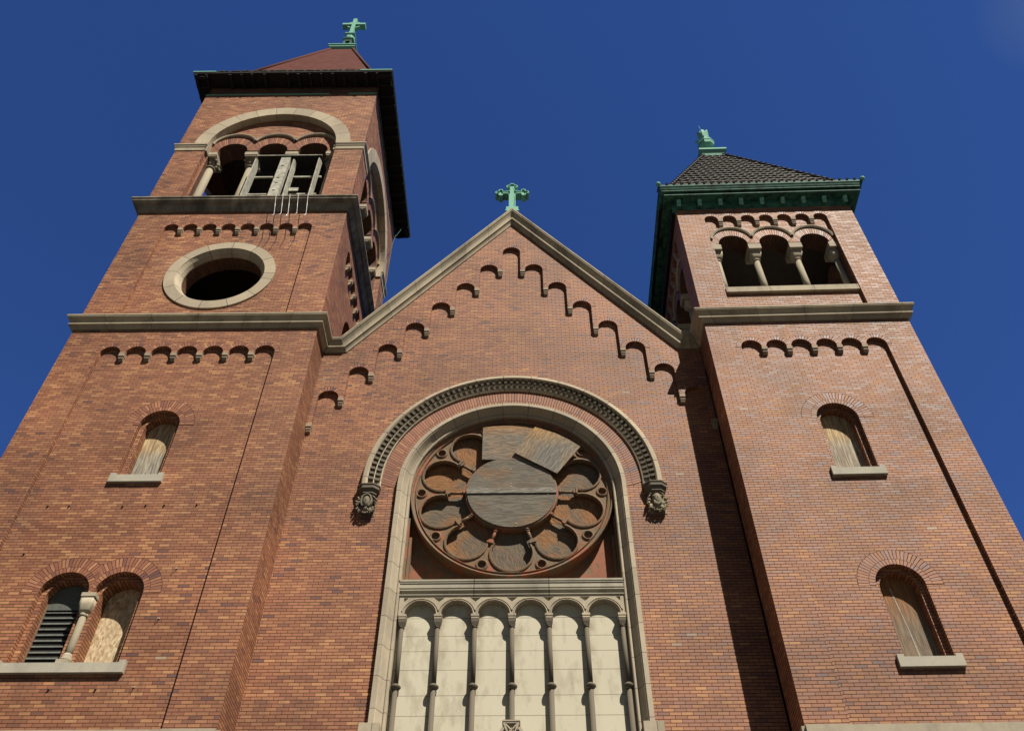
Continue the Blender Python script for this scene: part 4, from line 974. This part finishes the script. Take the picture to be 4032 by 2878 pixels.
# spandrel backing, posts
b = MB(); prism(b, FP, [(XC-2.24, 11.8), (XC+2.24, 11.8), (XC+2.24, 14.285)]+arc(XC, 14.285, 2.26, 5, 175, 30)+[(XC-2.24, 14.285)], RY+.25, RY+.27); b.build('spandrel_board', 'paint_b', rose_o)
for s in (-1, 1):
    for i, (o_2, d_) in enumerate(((2.215, -.02), (2.15, .06))):
        b = MB(); box(b, FP, XC+s*o_2-.028, XC+s*o_2+.028, 11.9, 13.6-.45*i, RY+d_, RY+.22); b.build('side_post', 'bare' if i else 'paint', rose_o)
b = MB(); box(b, FP, XC-2.16, XC+2.16, 11.93, 11.97, RY-.02, RY+.24); b.build('bottom_rail', 'bare', rose_o)
# transom
b = MB(); TP = [(.40, 12.03), (.02, 12.015), (0, 12.01), (0, 11.975), (.012, 11.965), (.012, 11.945), (.028, 11.94), (.028, 11.875), (.015, 11.868), (.015, 11.85), (.03, 11.845), (.03, 11.83), (.018, 11.825), (.018, 11.805), (.06, 11.79), (.075, 11.755), (.06, 11.74), (.03, 11.735), (.03, 11.72), (.055, 11.70), (.10, 11.66), (.10, 11.60)]
sweep(b, [V((XC-2.26, .085, 0)), V((XC+2.26, .085, 0))], [V((0, -1, 0))]*2, [Z]*2, [(-a, 1.6+((z-11.6)*1.2+10.0-.005)*.9862) for a, z in TP]); b.build('transom', 'transom', CF, 'moulded stone transom under the rose window')
# blind arcade
GW = .7205; XG = -.035; SZ = .9896; gx = [XG+(i-3)*GW for i in range(7)]; wa = .14
def FG(u, v, w_): return V((u, w_, 1.6+(v-1.6)*SZ))
fr = MB(); hol = []
out_ = [(XG-2.23, 11.262), (XG-2.23, 11.70), (XG+2.23, 11.70), (XG+2.23, 11.262)]
bot_ = []
for i in range(5, -1, -1): bot_ += arc((gx[i]+gx[i+1])/2, 11.262, .313, 0, 180, 16)
ob = out_+bot_
tri = []
for i in range(7):
    x = gx[i]; l = [(x-.11, 11.655), (x+.11, 11.655), (x, 11.56)] if 0 < i < 6 else ([(x+.02, 11.655), (x+.11, 11.655), (x+.03, 11.56)] if i == 0 else [(x-.11, 11.655), (x-.02, 11.655), (x-.03, 11.56)]); tri.append(l)
sheet(fr, FG, ob, tri, wa)
for t in tri: wallsides(fr, FG, t, wa, wa+.05, brick=False); sheet(fr, FG, t, (), wa+.05)
wallsides(fr, FG, bot_, wa, wa+.14, closed=False, brick=False)
ga = fr.build('blind_arcade', 'plain_stone', CF)
b = MB()
for i in range(6):
    c = (gx[i]+gx[i+1])/2
    fsweep(b, FG, arc(c, 11.262, .334, 0, 180, 24), [(-.022, wa+.01), (-.022, wa-.012), (-.008, wa-.022), (.006, wa-.012), (.008, wa+.01)])
    fsweep(b, FG, arc(c, 11.262, .366, 14, 166, 22), [(-.008, wa+.01), (-.006, wa-.02), (.012, wa-.02), (.016, wa+.01)])
b.build('arch_moulding', 'frame_stone', ga)
b = MB(); sheet(b, FG, [(XG-2.25, 4), (XG+2.25, 4), (XG+2.25, 11.95), (XG-2.25, 11.95)], (), wa+.14, lambda u, v: (u, v)); b.build('cream_panels', 'cream', ga)
Fg = FG
for i, x in enumerate(gx):
    x += .025 if i == 0 else -.025 if i == 6 else 0; wy = wa+.045
    b = MB(); lathe(b, Fg, x, wy, [(.046, 9.80), (.043, 11.0)], 14); co = b.build('colonette', 'frame_stone', ga)
    b = MB(); box(b, Fg, x-.078, x+.078, 11.215, 11.262, wa-.045, wa+.138); box(b, Fg, x-.070, x+.070, 11.185, 11.215, wa-.035, wa+.13); box(b, Fg, x-.072, x+.072, 11.165, 11.185, wa-.037, wa+.13)
    rows = []
    for (h, z) in ((.068, 11.165), (.066, 11.10), (.052, 11.05), (.044, 11.02)): rows.append([Fg(x+sx*h, z, wy+sy*h-.01) for sx, sy in ((-1, -1), (1, -1), (1, 1), (-1, 1))])
    for r0, r1 in zip(rows, rows[1:]):
        for q in range(4): b.poly([r0[q], r0[(q+1) % 4], r1[(q+1) % 4], r1[q]])
    lathe(b, Fg, x, wy, [(.043, 10.985), (.056, 10.995), (.056, 11.015), (.046, 11.03)], 14); b.build('capital', 'frame_stone', co)
    b = MB(); lathe(b, Fg, x, wy, [(.05, 9.71), (.075, 9.735), (.098, 9.765), (.098, 9.785), (.075, 9.805), (.05, 9.83)], 18); b.build('shaft_ring', 'frame_stone', co)
    b = MB(); lathe(b, Fg, x, wy, [(.05, 5.0), (.047, 9.72)], 14); b.build('lower_shaft', 'frame_stone', co)
# carved peak of the door gable in front of the arcade
pk_ = thing('door_gable_peak', 'carved stone triangle topping the door gable at the bottom of the wall', 'stone carving', (XC, .05, 7.5)); Fz = lambda u, v, w_: V((XC+(u-XC)*.92, .0+w_, v-.145))
b = MB(); tri_o = [(XC-.165, 9.06), (XC+.165, 9.06), (XC, 8.62)]; tri_i = [(XC-.115, 9.03), (XC+.115, 9.03), (XC, 8.72)]
plate(b, Fz, tri_o, [tri_i], -.06, .02, True); sheet(b, Fz, tri_i, (), -.02); box(b, Fz, XC-.172, XC+.172, 9.06, 9.085, -.07, .17); b.build('frame', 'plain_stone', pk_)
b = MB()
for s in (-1, 1):
    for q in range(5): blob(b, Fz, (XC+s*(.03+.017*q), 8.93+.018*q, -.045), (.022, .022, .02))
    for q in range(3): blob(b, Fz, (XC+s*(.035), 8.90-.03*q, -.04), (.014, .02, .02))
blob(b, Fz, (XC, 8.87, -.05), (.028, .02, .03)); b.build('leaf_carving', 'plain_stone', pk_)
b = MB()
for s in (-1, 1):
    A = [(XC+s*.12, 8.95), (XC+s*.17, 8.97), (XC+s*1.9, 6.6), (XC+s*1.9, 6.4)]; prism(b, Fz, A, -.05, .15)
    for q in range(7): blob(b, Fz, (XC+s*(.11+.03*q), 8.90-.045*q, -.06), (.02, .02, .02))
b.build('gable_rake', 'frame_stone', pk_)

# nave behind the gable
b = MB(); R0 = V((-.035, .45, 24.2)); 
for (x, z) in ((-4.45, 18.3), (4.4, 18.3)): b.poly([V((-.035, .4, 24.3)), V((-.035, 32, 24.3)), V((x, 32, z)), V((x, .4, z))])
b.build('roof', 'tile', CF)
b = MB()
for x in (-4.6, 4.5): b.poly([V((x, YBL, 0)), V((x, 32, 0)), V((x, 32, 18.6)), V((x, YBL, 18.6))], [(0, 0), (27, 0), (27, 18.6), (0, 18.6)])
b.poly([V((-4.6, 32, 0)), V((4.5, 32, 0)), V((4.5, 32, 18.6)), V((-.03, 32, 24.3)), V((-4.6, 32, 18.6))], [(0, 0), (9, 0), (9, 18), (4.5, 24), (0, 18)]); b.build('nave_wall', 'brick', CF)

# ================================================================== gable cross
gc = thing('gable_cross', 'green copper budded cross standing on the peak of the central gable', 'cross', (-.03, .1, 25.0))
cxg = -.03; Fg2 = FX(-.06, 1); zc2 = 26.40
def bud_cross(s=1.0, o_=0.0):
    # outline in (u,v) centred on crossing; arms end in three lobes
    def lobes(d):
        dx, dy = d; tx, ty = -dy, dx; L = .36; r = .082+o_; pts = []
        def P(a, t): return (dx*a+tx*t, dy*a+ty*t)
        pts.append(P(.13, -.075-o_)); pts.append(P(L-.06, -.062-o_))
        for cc, a0, a1 in (((L+.0, -.105), 215, 395), ((L+.10, 0), -60, 60), ((L+.0, .105), -35, 145)):
            for i in range(7):
                a = radians(a0+(a1-a0)*i/6); pts.append(P(cc[0]+r*cos(a), cc[1]+r*sin(a)))
        pts.append(P(L-.06, .062+o_)); pts.append(P(.13, .075+o_)); return pts
    out = []
    out += [(-.105-o_, -.86), (.105+o_, -.86), (.105+o_, -.13)]
    out += lobes((1, 0)); out += lobes((0, 1)); out += lobes((-1, 0)); out += [(-.105-o_, -.13)]
    return out
co_ = [(cxg+u*1.0, zc2+v) for u, v in bud_cross()]; ci_ = [(cxg+u, zc2+v) for u, v in bud_cross(o_=-.032)]
b = MB(); sheet(b, Fg2, co_, [ci_], 0); wallsides(b, Fg2, co_, 0, .26, brick=False); wallsides(b, Fg2, ci_, 0, .05, brick=False); sheet(b, Fg2, ci_, (), .05); sheet(b, Fg2, co_, (), .26)
b.build('cross', 'patina', gc)
b = MB(); box(b, Fg2, cxg-.075, cxg+.06, zc2-.85, zc2+.36, .008, .06); b.build('raised_stem', 'patina', gc)
b = MB(); box(b, Fg2, cxg-.19, cxg+.19, 24.9, 25.50, -.03, .30); box(b, Fg2, cxg-.15, cxg+.15, 25.50, 25.54, .0, .27); box(b, Fg2, cxg-.215, cxg+.215, 25.24, 25.29, -.05, .32); b.build('pedestal', 'patina', gc)

# ================================================================== loose things in and on the left belfry
wf_ = thing('wooden_frame', 'broken white wooden louver frame standing in the right half of the belfry opening', 'window frame', (-7.2, YF+.2, 24.66))
def pst(u, v0, v1, w0, w1, t, lean=0, name='post'):
    b = MB(); P = lambda u_, v_, w_: FL(u_, v_, w_)
    c = [(u-t/2, v0, w0), (u+t/2, v0, w0), (u+t/2, v0, w1), (u-t/2, v0, w1)]; d = [(u-t/2+lean, v1-.25, w0), (u+t/2+lean, v1-.25, w0), (u+t/2+lean, v1, w1), (u-t/2+lean, v1, w1)]
    C = [P(*x) for x in c]; D = [P(*x) for x in d]; b.poly(C); b.poly(D)
    for i in range(4): b.poly([C[i], C[(i+1) % 4], D[(i+1) % 4], D[i]])
    b.build(name, 'white_wood', wf_)
pst(-8.29, 24.66, 27.57, .02, .36, .035); pst(-7.01, 24.66, 27.57, .06, .36, .035, -.06); pst(-6.22, 24.66, 27.6, .04, .34, .035, -.03)
b = MB(); box(b, FL, -7.52, -7.22, 24.66, 27.58, .12, .30)
b.build('plank', 'white_wood', wf_)
b = MB()
for z in (24.95, 25.5, 25.95, 26.25, 27.0): box(b, FL, -7.43, -7.34, z, z+.035, .112, .13)
b.build('slots', 'iron', wf_)
b = MB(); box(b, FL, -8.31, -6.2, 27.58, 27.60, .10, .62); box(b, FL, -8.31, -6.2, 27.25, 27.58, .60, .62); b.build('head_board', 'dark_wood', wf_)
b = MB(); box(b, FL, -8.31, -6.2, 27.60, 27.63, .08, .12); b.build('head_rail', 'white_wood', wf_)
for z in (26.74, 25.70): b = MB(); box(b, FL, -8.55, -6.15, z, z+.06, .38, .43); b.build('rail', 'white_wood', wf_)
b = MB(); box(b, FL, -7.0, -6.72, 25.78, 25.96, .30, .33); b.build('offcut', 'white_wood', wf_)
SX = [((-7.03, 24.55), (-6.875, 23.47), (-6.87, 23.13)), ((-6.82, 24.55), (-6.68, 23.5), (-6.705, 23.12)), ((-6.615, 24.55), (-6.475, 23.49), (-6.475, 23.01)), ((-6.37, 24.55), (-6.225, 23.52), (-6.20, 23.19)), ((-6.075, 24.55), (-5.95, 23.46), (-5.945, 23.08))]
for i, (a, c, d) in enumerate(SX):
    b = MB(); yy = YF-.315
    tube(b, [V((a[0], YF-.05, 24.565)), V((a[0], yy, 24.57)), V(((a[0]+c[0])/2, yy-.004, (a[1]+c[1])/2)), V((c[0], yy-.01, c[1])), V((d[0], yy-.02-.12, d[1]+.08))], .008, 6)
    tagd(b.build('metal_strap', 'strap'), ('leftmost', 'second from the left', 'middle', 'second from the right', 'rightmost')[i]+' of the five bright metal straps hanging over the upper cornice', 'metal strap', 'metal straps hanging over the cornice')
b = MB(); C = [(5.5, 33.0), (5.1, 32.2), (4.35, 30.55), (4.28, 30.5), (3.95, 29.3), (4.04, 28.17), (4.1, 27.2), (3.9, 26.4), (3.72, 25.7), (3.6, 25.0)]
tube(b, [V((-4.62, y, z)) for y, z in C], .007, 5); tagd(b.build('loose_cable', 'cable'), 'thin green cable dangling from the taller tower eaves down behind the gable', 'cable')
def swing(objs, px_, py_, ang):    # the towers are not perfectly square to the gable wall
    for o in objs:
        d = Vector((o.location.x-px_, o.location.y-py_)); c, s_ = cos(ang), sin(ang)
        o.location.x = px_+d.x*c-d.y*s_; o.location.y = py_+d.x*s_+d.y*c; o.rotation_euler.z += ang
swing([TR, f1], aR, YF, radians(-.95)); swing([TL, c1, wf_], aL, YF, radians(.22))
for o in list(bpy.data.objects):
    if 'org' in o: del o['org']
